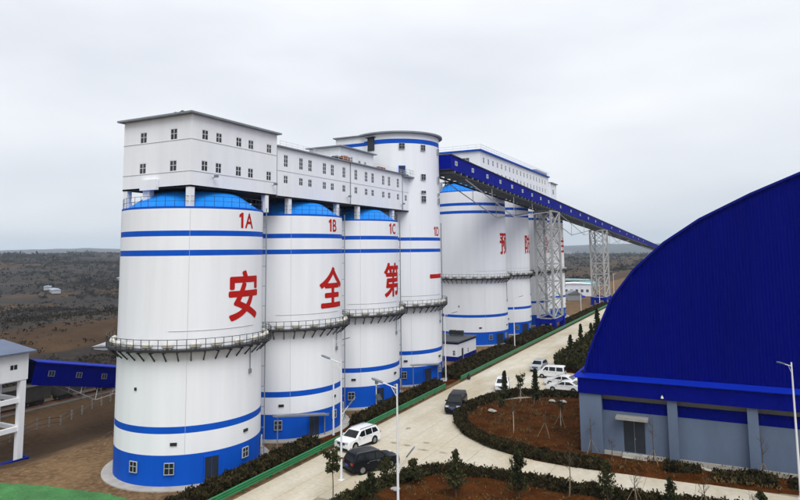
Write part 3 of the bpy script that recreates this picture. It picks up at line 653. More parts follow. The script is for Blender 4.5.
# ------------------------------------------------------------------ inclined conveyor bridge and trestles
CT = lambda y_: 39.9 - .0385 * (y_ - 99.5); CXR, CXL = -43.0, -47.75; CH = 2.75
cv = thing('conveyor_bridge', (-44.8, 300, 0), 'long blue inclined conveyor bridge running down from the round tower', 'conveyor'); ox, oy = -44.8, 300
def cpt(x, y_, dz): return (x - ox, y_ - oy, CT(y_) + dz)
Y0c, Y1c = 104.4, 600
def cbox(mb, x0, x1, ya, yb, z0, z1, m=0):
    mb.add([cpt(x, y_, z) for z in (z0, z1) for y_ in (ya, yb) for x in (x0, x1)], [(0, 2, 3, 1), (4, 5, 7, 6), (0, 1, 5, 4), (2, 6, 7, 3), (0, 4, 6, 2), (1, 3, 7, 5)], m)
y_ = Y0c; i = 0
while y_ < Y1c:
    ye = min(y_ + 24.6, Y1c); k_ = MB(); cbox(k_, CXR - .12, CXR, y_ + .02, ye - .02, -CH, -.12); k_.build('side_panel', NAVYY, cv)
    k_ = MB(); cbox(k_, CXL, CXL + .12, y_ + .02, ye - .02, -CH, -.12); k_.build('side_panel', NAVYY, cv)
    k_ = MB(); cbox(k_, CXL - .15, CXR + .18, y_ + .02, ye - .02, -.12, .04); k_.build('roof_panel', mat('conveyor_roof', (.012, .016, .05), .5, .2, .4), cv)
    k_ = MB(); cbox(k_, CXL + .13, CXR - .13, y_, ye, -CH + .0, -CH + .15); k_.build('deck', DARKM, cv); y_ = ye
k_ = MB(); cbox(k_, CXL + .02, CXR - .13, Y0c + .05, Y0c + .15, -CH + .16, -.13); k_.build('end_panel', NAVYY, cv)
y_ = 106.4
wf = MB(); wf.box(-.02, .05, 0, .10, 0, .8); wf.box(-.02, .05, 1.0, 1.1, 0, .8); wf.box(-.02, .05, .1, 1.0, 0, .1); wf.box(-.02, .05, .1, 1.0, .7, .8); wf.box(-.02, .05, .5, .6, .1, .7)
wg = MB(); wg.box(-.01, .02, .05, 1.05, .05, .75); wfm, wgm = wf.mesh('window', FRAMEW), wg.mesh('pane', GLASS)
while y_ < 430:
    o = link('window', wfm, cv, (CXR - ox, y_ - oy, CT(y_) - 1.75)); link('pane', wgm, o); y_ += 8.6 if y_ < 175 else (14.5 if y_ < 262 else 24)
bmx = MB(); bmx.box(CXL - ox, CXR - ox, -.14, .14, -.42, 0); bmm = bmx.mesh('floor_beam', GREYM); y_ = Y0c + 2
while y_ < 430: link('floor_beam', bmm, cv, (0, y_ - oy, CT(y_) - CH)); y_ += 3.07
for xx in (CXL + .25, CXR - .25):
    k_ = MB(); k_.add([cpt(x, y_, z) for z in (-CH - .72, -CH - .42) for y_ in (Y0c, Y1c) for x in (xx - .15, xx + .15)], [(0, 2, 3, 1), (4, 5, 7, 6), (0, 1, 5, 4), (2, 6, 7, 3), (0, 4, 6, 2), (1, 3, 7, 5)]); k_.build('chord_beam', DARKM, cv)
# under-slung truss struts between the supports
for xx in (CXR - .2, CXL + .2):
    for (ya, za, yb, zb) in ((112, -3.6, 143, -8.2), (143, -8.2, 176, -4.2), (143, -8.2, 143, -3.5), (127.5, -5.9, 127.5, -3.5), (159, -6.2, 159, -3.5), (190, -3.6, 226, -7.8), (226, -7.8, 261, -3.9), (226, -7.8, 226, -3.5), (275, -3.6, 310, -7.6), (310, -7.6, 345, -3.8), (310, -7.6, 310, -3.5)):
        k_ = MB(); k_.tube(cpt(xx, ya, za), cpt(xx, yb, zb), .10 if ya != yb else .07, 6); k_.build('truss_rod', STEEL, cv)
def trestle(x0, x1, y0, y1, label):
    zt = CT((y0 + y1) / 2) - CH - .75; T = thing('trestle_tower', ((x0 + x1) / 2, (y0 + y1) / 2, 0), label, 'trestle', 'lattice trestles under the conveyor bridge')
    cx, cy = (x0 + x1) / 2, (y0 + y1) / 2; hx, hy = (x1 - x0) / 2, (y1 - y0) / 2; zb = 3.2
    for sx in (-1, 1):
        for sy in (-1, 1):
            k_ = MB(); k_.box(sx * hx - .30, sx * hx + .30, sy * hy - .30, sy * hy + .30, zb, zt); k_.build('leg', STEEL, T)
            k_ = MB(); k_.box(sx * hx - .6, sx * hx + .6, sy * hy - .6, sy * hy + .6, 0, zb); k_.build('footing', mat('footing_blue', (.0006, .010, .24), .6, .1, .6, spec=.05), T)
    k_ = MB()
    for sy in (-1, 1): k_.box(-hx + .6, hx - .6, sy * hy - .35, sy * hy + .35, 1.9, 2.9)
    for sx in (-1, 1): k_.box(sx * hx - .35, sx * hx + .35, -hy + .6, hy - .6, 1.9, 2.9)
    k_.build('footing_beam', MATS['footing_blue'], T)
    n = 6; dz = (zt - zb) / n
    def brace(p, q, w): k_ = MB(); k_.bar(p, q, w); k_.build('brace', STEEL, T)
    for j in range(n + 1):
        z = zb + j * dz
        for sy in (-1, 1): brace((-hx, sy * hy, z - .01), (hx, sy * hy, z - .01), .26)
        for sx in (-1, 1): brace((sx * hx, -hy, z - .01), (sx * hx, hy, z - .01), .26)
        if j < n:
            for sy in (-1, 1):
                brace((-hx, sy * hy + .06 * sy, z), (hx, sy * hy + .06 * sy, z + dz), .21); brace((hx, sy * hy - .06 * sy, z), (-hx, sy * hy - .06 * sy, z + dz), .21)
            for sx in (-1, 1):
                brace((sx * hx + .06 * sx, -hy, z), (sx * hx + .06 * sx, hy, z + dz), .21); brace((sx * hx - .06 * sx, hy, z), (sx * hx - .06 * sx, -hy, z + dz), .21)
    return T
trestle(-47.4, -42.9, 177, 187, 'grey lattice steel trestle on blue footings nearest along the road')
trestle(-47.9, -42.9, 262, 273, 'farther grey lattice steel trestle on blue footings by road end')

# ------------------------------------------------------------------ arched blue warehouse
wh = thing('warehouse', (0, 74, 0), 'huge blue arched warehouse with grey base wall and buttresses', 'warehouse'); WY = 73.7; oy = 74
arch = [(-14.95, 7.9), (-14.3, 10.3), (-13.4, 12.6), (-11.6, 16.55), (-9.0, 19.95), (-5.75, 22.9), (-2.1, 25.35), (2.8, 27.8), (7.4, 29.75), (12, 31.2), (17, 32.1), (22, 32.4)]
arch = [(x * .9807, 22.4 + (z - 22.4) * .9807) for x, z in arch]; arch = arch + [(44 - x, z) for x, z in arch[-2::-1]]; n = len(arch); YB = 170 - oy
k_ = MB(); k_.add([(x, 73.55 - oy, z) for x, z in arch], [tuple(range(n))]); k_.build('gable_wall', NAVY, wh)
k_ = MB(); up = 0.22
c0 = Vector((22, 8)); outer = []
for i, (x, z) in enumerate(arch):
    a, c = Vector(arch[max(i - 1, 0)]), Vector(arch[min(i + 1, n - 1)]); tt = (c - a).normalized(); outer.append((x - tt.y * up, z + tt.x * up))
vs_ = [(x, y_, z) for y_ in (73.3 - oy, YB) for x, z in outer] + [(x, y_, z) for y_ in (73.3 - oy, YB) for x, z in arch]
fs = [(i, i + 1, n + i + 1, n + i) for i in range(n - 1)] + [(2 * n + i, i, i + 1, 2 * n + i + 1)[::-1] for i in range(n - 1)] + [(2 * n + i, 2 * n + i + 1, 3 * n + i + 1, 3 * n + i)[::-1] for i in range(n - 1)]
k_.add(vs_, fs); k_.build('roof', mat('roof_blue_sheet', (.0005, .006, .19), .55, .1, .3, spec=.08), wh)
WX0, WX1 = -15.2, 59.2
k_ = MB(); k_.box(WX0 - .1, WX1 + .1, 72.75 - oy, 73.5 - oy, 6.55, 8.25); k_.build('fascia', FASC, wh)
k_ = MB(); k_.add([(WX0 - .35, 72.55 - oy, 8.27), (WX1, 72.55 - oy, 8.27), (WX1, 73.56 - oy, 8.62), (WX0 - .35, 73.56 - oy, 8.62), (WX0 - .35, 72.55 - oy, 8.19), (WX1, 72.55 - oy, 8.19)], [(0, 1, 2, 3), (4, 5, 1, 0)])
k_.add([(WX0 - .35, 72.55 - oy, 8.27), (WX0 - .35, 73.56 - oy, 8.62), (WX0 - .35, 73.56 - oy, 8.26), (WX0 - .35, 72.55 - oy, 8.19)], [(0, 1, 2, 3)])
k_.add([(WX0 - .75, 72.6 - oy, 8.2), (WX0 - .36, 72.6 - oy, 8.27), (WX0 + .4, YB, 8.9), (WX0 - .75, YB, 8.2)], [(0, 1, 2, 3)]); k_.build('ledge', LEDGE, wh)
k_ = MB(); hol = [(-10.75 - WX0, -8.6 - WX0, .55, 3.9)]; k_.wall((WX0, WY - oy, 0), (1, 0, 0), WX1 - WX0, 4.75, (0, -1, 0), hol, d=.2); k_.wall((WX0, WY - oy, 0), (0, 1, 0), 96, 8.2, (-1, 0, 0)); k_.wall((WX1, WY - oy, 0), (0, 1, 0), 96, 8.2, (1, 0, 0)); k_.wall((WX0, 169.7 - oy, 0), (1, 0, 0), WX1 - WX0, 8.2, (0, 1, 0)); k_.build('wall', GREYW, wh)
k_ = MB(); k_.box(WX0, WX1, WY - oy - .03, WY - oy + .3, 4.76, 5.85); k_.build('blue_band', FASC, wh)
k_ = MB(); k_.box(WX0, WX1, WY - oy + .25, WY - oy + .5, 5.86, 6.6); k_.build('recess_wall', mat('recess_grey', (.20, .19, .17), .9, .2, .5), wh)
k_ = MB(); k_.box(WX0 - .05, WX1, WY - oy - .12, WY - oy - .005, 0, .5); k_.build('plinth', CONC, wh)
k_ = MB(); k_.box(WX0 - .02, -12.85, 72.95 - oy, WY - oy + .2, 0, 6.54); k_.build('buttress', GREYW, wh)
for x in (-6.2, 1.15, 8.5, 15.85, 23.2, 30.55, 37.9, 45.25, 52.6):
    k_ = MB(); k_.prism([(x, 73.0 - oy), (x + .95, 73.0 - oy), (x + .95, WY - oy + .28), (x, WY - oy + .28)], 0, 6.54); k_.build('buttress', GREYW, wh)
k_ = MB(); k_.box(-10.74, -8.61, WY - oy + .08, WY - oy + .16, .56, 3.89); dr = k_.build('door', DOORM, wh)
k_ = MB(); k_.box(-9.69, -9.65, WY - oy + .06, WY - oy + .08, .6, 3.85); k_.box(-9.62, -9.56, WY - oy + .02, WY - oy + .08, 1.9, 2.05); k_.build('handle', GREYM, dr)
k_ = MB(); k_.box(-11.4, -8.15, 72.55 - oy, WY - oy, 4.12, 4.42); k_.build('canopy', mat('canopy_concrete', (.27, .26, .24), .85, .2, .8), wh)
k_ = MB(); k_.box(-10.9, -8.4, 72.6 - oy, WY - oy - .12, 0, .25); k_.box(-10.9, -8.4, 73.0 - oy, WY - oy - .12, .25, .5); k_.build('door_step', CONC, wh)
k_ = MB(); k_.bar((-6.6, 72.7 - oy, 7.0), (-6.6, 72.45 - oy, 7.0), .08); k_.tube((-6.6, 72.5 - oy, 6.98), (-6.6, 72.5 - oy, 6.78), .09, 8, .16); k_.build('wall_lamp', TANK, wh)

# ------------------------------------------------------------------ transfer house and short blue bridge on the left
th = thing('transfer_house', (-79.6, 46, -2.6), 'white box house standing on an open concrete frame at left edge', 'building'); ox, oy, oz = -79.6, 46, -2.6
k_ = MB(); k_.wall((-77.7 - ox, 36 - oy, 7.1 - oz), (0, 1, 0), 14, 3.3, (1, 0, 0), [(11.7, 12.7, 1.3, 2.0), (4.0, 5.0, 1.3, 2.0)]); k_.wall((-83.5 - ox, 36 - oy, 7.1 - oz), (1, 0, 0), 5.8, 3.3, (0, -1, 0)); k_.wall((-83.5 - ox, 50 - oy, 7.1 - oz), (1, 0, 0), 5.8, 3.3, (0, 1, 0)); k_.wall((-83.5 - ox, 36 - oy, 7.1 - oz), (0, 1, 0), 14, 3.3, (-1, 0, 0))
k_.box(-83.4 - ox, -77.8 - ox, 36.1 - oy, 49.9 - oy, 7.0 - oz, 7.2 - oz); k_.build('wall', WHITE2, th)
window(th, (-77.77 - ox, 47.7 - oy, 8.4 - oz), PI / 2, 1.0, .7, 2, 1); window(th, (-77.77 - ox, 40 - oy, 8.4 - oz), PI / 2, 1.0, .7, 2, 1)
k_ = MB(); k_.add([(x, y_, z) for (x, z) in ((-84.2 - ox, 11.3 - oz), (-77.0 - ox, 10.35 - oz), (-77.0 - ox, 10.55 - oz), (-84.2 - ox, 11.5 - oz)) for y_ in (35.4 - oy, 50.6 - oy)], [(0, 1, 3, 2), (4, 5, 7, 6), (2, 3, 5, 4), (0, 2, 4, 6), (1, 7, 5, 3), (0, 6, 7, 1)]); k_.build('roof', mat('slate_blue_roof', (.10, .13, .2), .6, .2, .5), th)
for x in (-78.1, -83.0):
    for y_ in (36.5, 43.2, 49.5): k_ = MB(); k_.box(x - .35 - ox, x + .35 - ox, y_ - .35 - oy, y_ + .35 - oy, 0, 7.0 - oz); k_.build('column', WHITE2, th)
for z in (1.0, 4.4):
    for x in (-78.1, -83.0):
        for ya, yb in ((36.85, 42.85), (43.55, 49.15)): k_ = MB(); k_.box(x - .22 - ox, x + .22 - ox, ya - oy, yb - oy, z - oz, z + .55 - oz); k_.build('beam', WHITE2, th)
    for y_ in (36.5, 43.2, 49.5): k_ = MB(); k_.box(-82.65 - ox, -78.45 - ox, y_ - .2 - oy, y_ + .2 - oy, z - oz, z + .5 - oz); k_.build('beam', WHITE2, th)
k_ = MB()
k_.box(-77.0 - ox, -76.7 - ox, 36 - oy, 50 - oy, -.4, .55); k_.box(-79.0 - ox, -77.0 - ox, 49.9 - oy, 50.2 - oy, -.4, .55); k_.box(-79 - ox, -76.9 - ox, 36 - oy, 49.9 - oy, -.4, .1); k_.build('blue_trough', mat('trough_blue', (.001, .012, .16), .6, .15, .5, spec=.05), th)
br = thing('conveyor_bridge', (-78.9, 50.3, 6.25), 'short dark blue sloping bridge running behind silo 1A from the transfer house', 'conveyor')
br.rotation_euler = (0, math.atan(.225), math.atan2(.992, -.125)); BL = 30
k_ = MB(); k_.box(0, BL, -1.3, -1.2, 0, 2.75); k_.build('side_panel', NAVY, br); k_ = MB(); k_.box(0, BL, 1.2, 1.3, 0, 2.75); k_.build('side_panel', NAVY, br)
k_ = MB(); k_.box(0, BL, -1.19, 1.19, 0, .12); k_.build('deck', DARKM, br)
k_ = MB(); k_.add([(x, y_, z) for x in (-.2, BL) for (y_, z) in ((-1.5, 2.7), (-1.5, 2.84), (0, 3.15), (1.5, 2.84), (1.5, 2.7))], [(0, 1, 6, 5), (1, 2, 7, 6), (2, 3, 8, 7), (3, 4, 9, 8)]); k_.build('roof', LEDGE, br)
for x in (2.1, 6.6, 11.1, 15.6): window(br, (x, -1.29, 1.15), 0, .95, .7, 2, 1, mt=GREYM, fr=.05)
for xa, za, xb, zb in ((5.5, -.1, 11, -1.7), (11, -1.7, 17, -.1), (11, -1.7, 11, 0), (8.2, -.9, 8.2, 0), (14, -.9, 14, 0)):
    for y_ in (-1.1, 1.1): k_ = MB(); k_.tube((xa, y_, za), (xb, y_, zb), .06, 6); k_.build('truss_rod', STEEL, br)

# ------------------------------------------------------------------ small hut between the silo rows
hu = thing('hut', (-51.5, 126, 0), 'small white flat roofed hut with blue bands between silo rows', 'building'); ox, oy = -51.5, 126
hx0, hx1, hy0, hy1 = -57.5, -49.0, 120.6, 131.2
k_ = MB(); ho_r = [(2.2, 3.3, .15, 2.35), (5.6, 6.3, 1.0, 2.0)]; ho_l = [(2.8, 4.0, 1.1, 2.3), (7.4, 8.0, 1.1, 2.2)]
for (o_, u_, W_, n_, ho) in (((hx1, hy0), (0, 1, 0), hy1 - hy0, (1, 0, 0), ho_r), ((hx0, hy0), (1, 0, 0), hx1 - hx0, (0, -1, 0), ho_l), ((hx0, hy0), (0, 1, 0), hy1 - hy0, (-1, 0, 0), []), ((hx0, hy1), (1, 0, 0), hx1 - hx0, (0, 1, 0), [])):
    k_.wall((o_[0] - ox, o_[1] - oy, 0), u_, W_, 3.4, n_, ho, d=.15)
k_.build('wall', WHITE2, hu)
k_ = MB(); e = .03
for z0, z1 in ((0, .95), (3.4, 3.75)):
    for (u0, u1) in ((hy0 - e, hy0 + 2.2), (hy0 + 3.3, hy1)) if z0 == 0 else ((hy0 - e, hy1),): k_.box(hx1 - ox, hx1 + e - ox, u0 - oy, u1 - oy, z0, z1)
    k_.box(hx0 - ox, hx1 - ox, hy0 - e - oy, hy0 - oy, z0, z1)
k_.build('blue_band', mat('hut_blue', (.0008, .010, .17), .6, .12, .6, spec=.05), hu)
k_ = MB(); k_.box(hx0 - .3 - ox, hx1 + .3 - ox, hy0 - .3 - oy, hy1 + .3 - oy, 3.76, 4.0); k_.build('roof', ROOFD, hu)
k_ = MB(); k_.box(hx1 - .12 - ox, hx1 - .05 - ox, hy0 + 2.2 - oy, hy0 + 3.3 - oy, .15, 2.35); k_.build('door', DOORM, hu)
window(hu, (hx1 - .08 - ox, hy0 + 5.6 - oy, 1.0), PI / 2, .7, 1.0); window(hu, (hx0 + 2.8 - ox, hy0 + .08 - oy, 1.1), 0, 1.2, 1.2); window(hu, (hx0 + 7.4 - ox, hy0 + .08 - oy, 1.1), 0, .6, 1.1)
k_ = MB()
for x in (0, 1.7):
    k_.box(x, x + 1.4, 0, .9, .25, 1.15); k_.tube((x + .7, -.02, .7), (x + .7, .0, .7), .38, 12)
    for q in (.1, 1.3): k_.bar((x + q, .45, 0), (x + q, .45, .25), .1)
k_.build('cooling_unit', BLACKM, hu, loc=(-54 - ox, 128.2 - oy, 4.0))
# grey gangways at the silo feet
for lb, x0, y0, z0, x1, y1, z1 in (('sloping grey gangway between silos 1A and 1B', -45.3, 57.5, 4.3, -44.7, 67.0, 2.4), ('sloping grey gangway between silos 1C and 1D', -45.3, 92, 4.2, -44.7, 101.5, 2.9)):
    k_ = thing('gangway', (x0, y0, z0), lb, 'gangway'); q = MB(); d = Vector((x1 - x0, y1 - y0, z1 - z0)); q.bar((0, 0, 0), d, .6, .16); q.build('deck', GREYM, k_)
    for t_ in (.05, .95): q = MB(); p = d * t_; q.bar(p, (p.x, p.y, .05 - z0), .09); q.build('post', GREYM, k_)
    for s_ in (-.34, .34):
        q = MB(); q.bar(Vector((s_, 0, .18)), d + Vector((s_, 0, .18)), .04); q.build('side_rail', STEEL, k_)

# ------------------------------------------------------------------ guardrails
pr = [(0, .33), (.09, .38), (.09, .45), (.01, .51), (.01, .55), (.09, .61), (.09, .68), (.01, .74), (.01, .78), (.09, .84), (.09, .91), (0, .96)]
k_ = MB(); n = len(pr)
k_.add([(x, y_, z) for y_ in (0, 4.06) for x, z in pr] + [(x - .03, y_, z) for y_ in (0, 4.06) for x, z in pr], [(i, i + 1, n + i + 1, n + i)[::-1] for i in range(n - 1)] + [(2 * n + i, 2 * n + i + 1, 3 * n + i + 1, 3 * n + i) for i in range(n - 1)])
RAILM = k_.mesh('rail_panel', GREEN); k_ = MB(); k_.box(-.17, -.06, -.06, .06, -.05, .9); k_.box(-.06, .0, -.08, .08, .45, .8); POSTM = k_.mesh('post', GREEN)
k_ = MB(); k_.tube((-.02, 0, .33), (-.02, 0, .96), .14, 12); ENDM = k_.mesh('end_cap', GREEN)
for ya, yb, lb in ((32, 96.6, 'green guardrail beside silos 1A to 1D, near side of gap'), (103.2, 420, 'green guardrail running far along road beyond the gap')):
    T = thing('guardrail', (-41.3, ya, 0), lb, 'guardrail'); y_ = 0
    nn = int((yb - ya) / 4)
    for i in range(nn):
        link('rail_panel', RAILM, T, (random.uniform(-.012, .012), i * 4, random.uniform(-.01, .01)), (0, 0, random.uniform(-.003, .003))); link('post', POSTM, T, (0, i * 4, 0))
    link('post', POSTM, T, (0, nn * 4, 0)); link('end_cap', ENDM, T, (0, nn * 4 + .05, 0)); link('end_cap', ENDM, T, (0, -.05, 0))

# ------------------------------------------------------------------ street lamps
def lamp(x, y_, ua, label, low=None, h=11.6):
    T = thing('street_lamp', (x, y_, 0), label, 'street lamp', 'tall white street lamps')
    k_ = MB(); k_.tube((0, 0, .06), (0, 0, h), .12, 12, .065); k_.build('pole', POLE, T, True)
    k_ = MB(); k_.box(-.25, .25, -.25, .25, 0, .08); k_.tube((0, 0, .08), (0, 0, .5), .16, 10, .125); k_.build('base_plate', POLE, T)
    def arm(a, z, L_, up):
        d = Vector((math.cos(a), math.sin(a), 0)); p = Vector((0, 0, z)); q = p + d * L_ + Vector((0, 0, up)); k_ = MB(); k_.tube(p, q, .045, 8); k_.tube(p - Vector((0, 0, .7)), p + d * L_ * .45 + Vector((0, 0, up * .45)), .025, 6); ar = k_.build('arm', POLE, T)
        e = (q - p).normalized(); sd = Vector((-d.y, d.x, 0)); nn_ = sd.cross(e) * -1; k_ = MB()
        for (t0, t1, w0, w1, th) in ((0, .25, .08, .17, .1), (.25, .95, .17, .17, .11), (.95, 1.1, .17, .08, .08)):
            vs_ = []
            for t_, w in ((t0, w0), (t1, w1)):
                for s_ in (-1, 1):
                    for v in (-1, 1): vs_.append(q + e * t_ + sd * s_ * w + nn_ * v * th * .5)
            k_.add(vs_, [(0, 1, 3, 2), (4, 6, 7, 5), (0, 4, 5, 1), (2, 3, 7, 6), (0, 2, 6, 4), (1, 5, 7, 3)])
        k_.build('lamp_head', LAMPG, ar)
    arm(ua, h - .35, 1.3, .35)
    if low: arm(low[0], low[1], .75, .95)
    return T
where = ['beside silo 1B behind the guardrail', 'at the gap in the guardrail', 'in front of the second far silo', 'beside the nearer lattice trestle', 'between the two lattice trestles', 'just before the farther lattice trestle', 'beyond the farther lattice trestle']
for y_, wtxt in zip((66.9, 102.0, 142.2, 180.2, 217.9, 253.8, 290), where): lamp(-43.7, y_, 0, 'white street lamp ' + wtxt)
lamp(-34.75, 54.6, PI, 'white street lamp with two arms beside the parked black car', (rad(15), 6.2))
lamp(-24.3, 46.6, PI, 'white street lamp in the front bed, its base below the picture', (rad(10), 5.0))
lamp(4.9, 68.4, rad(-120), 'white street lamp at the right edge before the warehouse', None, 11.9)
# solar post
T = thing('solar_post', (-47.0 + 2.4, 79.2, 0), 'short white post with solar panel in hedge by silo 1C', 'post'); k_ = MB(); k_.tube((0, 0, 0), (0, 0, 4.1), .07, 8); k_.build('pole', POLE, T)
k_ = MB(); k_.bar((.15, -.05, 2.4), (.75, -.25, 1.7), .9, .05); k_.build('solar_panel', GLASS, T); k_ = MB(); k_.box(-.15, .3, -.12, .12, 3.8, 4.2); k_.bar((0, 0, 3.3), (.5, 0, 3.5), .12); k_.build('sensor_box', LAMPG, T)

# ------------------------------------------------------------------ vegetation
def in_poly(P, pts):
    P = np.asarray(P); x, y_ = pts[:, 0], pts[:, 1]; c = np.zeros(len(pts), bool)
    for i in range(len(P)):
        (xa, ya), (xb, yb) = P[i], P[i - 1]
        k = ((ya > y_) != (yb > y_)); c ^= k & (x < (xb - xa) * (y_ - ya) / (yb - ya + 1e-12) + xa)
    return c
def hedge(path, w, h, dens, size, m, label, z0=.1, name='hedge', cat='hedge', gaps=None, rag=.3):
    P = np.array(path, float); seg = np.diff(P, axis=0); ln = np.hypot(*seg.T); cum = np.concatenate([[0], np.cumsum(ln)]); n = int(cum[-1] * dens)
    s = rng.uniform(0, cum[-1], n); i = np.clip(np.searchsorted(cum, s) - 1, 0, len(seg) - 1); tt = (s - cum[i]) / ln[i]
    v = rng.uniform(-1, 1, n); v = np.sign(v) * np.abs(v) ** .7; base = P[i] + seg[i] * tt[:, None]; nrm = np.stack([-seg[i][:, 1], seg[i][:, 0]], 1) / ln[i][:, None]
    hm = h * (1 + rag * fbm(base[:, 0] * 1 + v, base[:, 1], 2.3, 3, 6) + rag * .6 * rng.normal(size=n) * .5) * (1 - .25 * np.abs(v) ** 3)
    z = z0 + np.clip(hm, .15, None) * rng.uniform(0, 1, n) ** .55
    pts = np.stack([base[:, 0] + nrm[:, 0] * v * w / 2 * (1 + .15 * rng.normal(size=n)), base[:, 1] + nrm[:, 1] * v * w / 2, z], 1)
    Q = leaves(pts, size, 2.0, .7); return tag(link(name, quads_np(name, Q, m)), label, cat, 'clipped hedges along the roads' if name == 'hedge' else None)
hedge([(-43.35, 38), (-43.3, 62.2)], 2.0, 1.25, 520, .17, HEDGE, 'dark hedge strip between silo 1A and the green guardrail')
hedge([(-43.3, 71.5), (-43.3, 97.5)], 2.0, 1.2, 420, .18, HEDGE, 'dark hedge strip between silos 1B to 1D and the guardrail')
hedge([(-44.6, 103.5), (-44.4, 138.5)], 4.4, 1.2, 420, .24, HEDGE, 'wide dark hedge between the small hut and the guardrail')
hedge([(-44.8, 145.5), (-44.4, 174.5)], 4.6, 1.3, 380, .28, HEDGE, 'dark hedge before the second far silo along the guardrail')
hedge([(-43.0, 189), (-42.8, 258)], 2.4, 1.3, 170, .36, HEDGE, 'dark hedge between the two lattice trestles')
b1h = [(-29.2, 97.0)] + [(-31.9, 92), (-33.0, 87.5), (-33.2, 82.2), (-31.3, 77.7), (-28.6, 73.9), (-25, 71.1), (-21, 69.4), (-16.4, 68.6), (-12.2, 68.6)]
hedge(b1h, 1.5, .95, 640, .17, HEDGE, 'curved dark hedge round the bed left of the warehouse')
hedge([(-29.0, 96.6), (-27.4, 97.0), (-21.4, 98.3), (-15.6, 97.9)], 1.2, .9, 420, .18, HEDGE, 'straight dark hedge between soil bed and parked white cars')
hedge([(-6.6, 70.4), (-3.2, 70.7)], 1.3, .85, 420, .16, HEDGE, 'short ragged hedge against wall between door and buttress', rag=.5)
hedge([(-2.2, 69.9), (3.3, 70.4)], 1.5, .95, 480, .16, HEDGE, 'ragged hedge at foot of grey wall beside third buttress', rag=.5)
hedge([(4.2, 70.6), (14, 71.5)], 1.6, 1.0, 420, .16, HEDGE, 'ragged hedge at foot of wall at right edge', rag=.5)
b2h = [(-31.0, 44), (-31.1, 49), (-30.4, 53.6), (-28.9, 56.6), (-27.1, 59.2), (-24.7, 60.6), (-21, 61.0), (-16.7, 60.6), (-11.2, 60.4), (-7.8, 60.6), (-3, 61.2), (12, 62.7)]
hedge(b2h[3:], 1.3, 1.0, 720, .15, HEDGE, 'long ragged dark hedge along the near edge of side road', rag=.5)
hedge(b2h[:4], 1.4, .8, 520, .15, HEDGEG, 'low ragged hedge beside the parked black car', rag=.6)
# dense shrub mass beyond the parking
n = 26000; pts = np.stack([rng.uniform(-34, -15.8, n), 116 + 78 * rng.uniform(0, 1, n) ** 1.5], 1); pts = pts[in_poly(B3, pts)]
hm = 1.5 + .9 * fbm(pts[:, 0], pts[:, 1], 6, 3, 2) + .3 * rng.normal(size=len(pts)); z = .2 + np.clip(hm, .3, 3) * rng.uniform(.2, 1, len(pts)) ** .5
tag(link('shrubbery', quads_np('shrubbery', leaves(np.column_stack([pts, z]), .34, 1.8, .6), HEDGEG)), 'dense dark olive shrubs filling bed beyond the parked cars', 'shrubs', kind='stuff')
def limb(mb, p, q, r0, r1, bend=.12, n=3, sides=5):
    p, q = Vector(p), Vector(q); L_ = (q - p).length; prev = p; k = Vector((random.uniform(-1, 1), random.uniform(-1, 1), .3)) * bend * L_
    for i in range(1, n + 1):
        t_ = i / n; c = p.lerp(q, t_) + k * math.sin(PI * t_); mb.tube(prev, c, r0 + (r1 - r0) * (i - 1) / n, sides, r0 + (r1 - r0) * t_, caps=False); prev = c
def stakes(T, r=1.0, h=1.5, n=3, m=None, a0=0.4):
    for i in range(n):
        a = a0 + i * 2 * PI / n; k_ = MB(); k_.tube((r * math.cos(a), r * math.sin(a), -.25), (.06 * math.cos(a), .06 * math.sin(a), h), .03, 6); k_.build('stake', m or STAKE, T)
def conifer(x, y_, h, r, label, z0=.3, m=None, stake=False, dens=1.0, grp='young conifers in the beds', leaf=.13):
    T = thing('conifer', (x, y_, z0), label, 'tree', grp); k_ = MB(); limb(k_, (0, 0, -.3), (0, 0, h * .96), .05 + h * .008, .015, .01, 4, 6); pts = []
    nl = int(h * 7)
    for i in range(nl):
        f = i / nl; z = h * (.12 + .85 * f); R_ = r * (1 - f) ** .75 * random.uniform(.35, 1.35) + .07
        for j in range(random.randint(3, 5)):
            a = random.uniform(0, 2 * PI); tip = Vector((math.cos(a) * R_, math.sin(a) * R_, z + R_ * random.uniform(.1, .7))); limb(k_, (0, 0, z), tip, .016, .006, .05, 2, 4)
            for q in range(int(15 * dens) + 2):
                t_ = random.uniform(.15, 1.05); p = Vector((0, 0, z)).lerp(tip, t_); pts.append((p.x + random.gauss(0, .07), p.y + random.gauss(0, .07), p.z + random.gauss(0, .07)))
    k_.build('trunk', BARK, T); link('crown', quads_np('crown', leaves(np.array(pts), leaf, 2.2, .5), m or PINE), T)
    if stake: stakes(T)
    return T
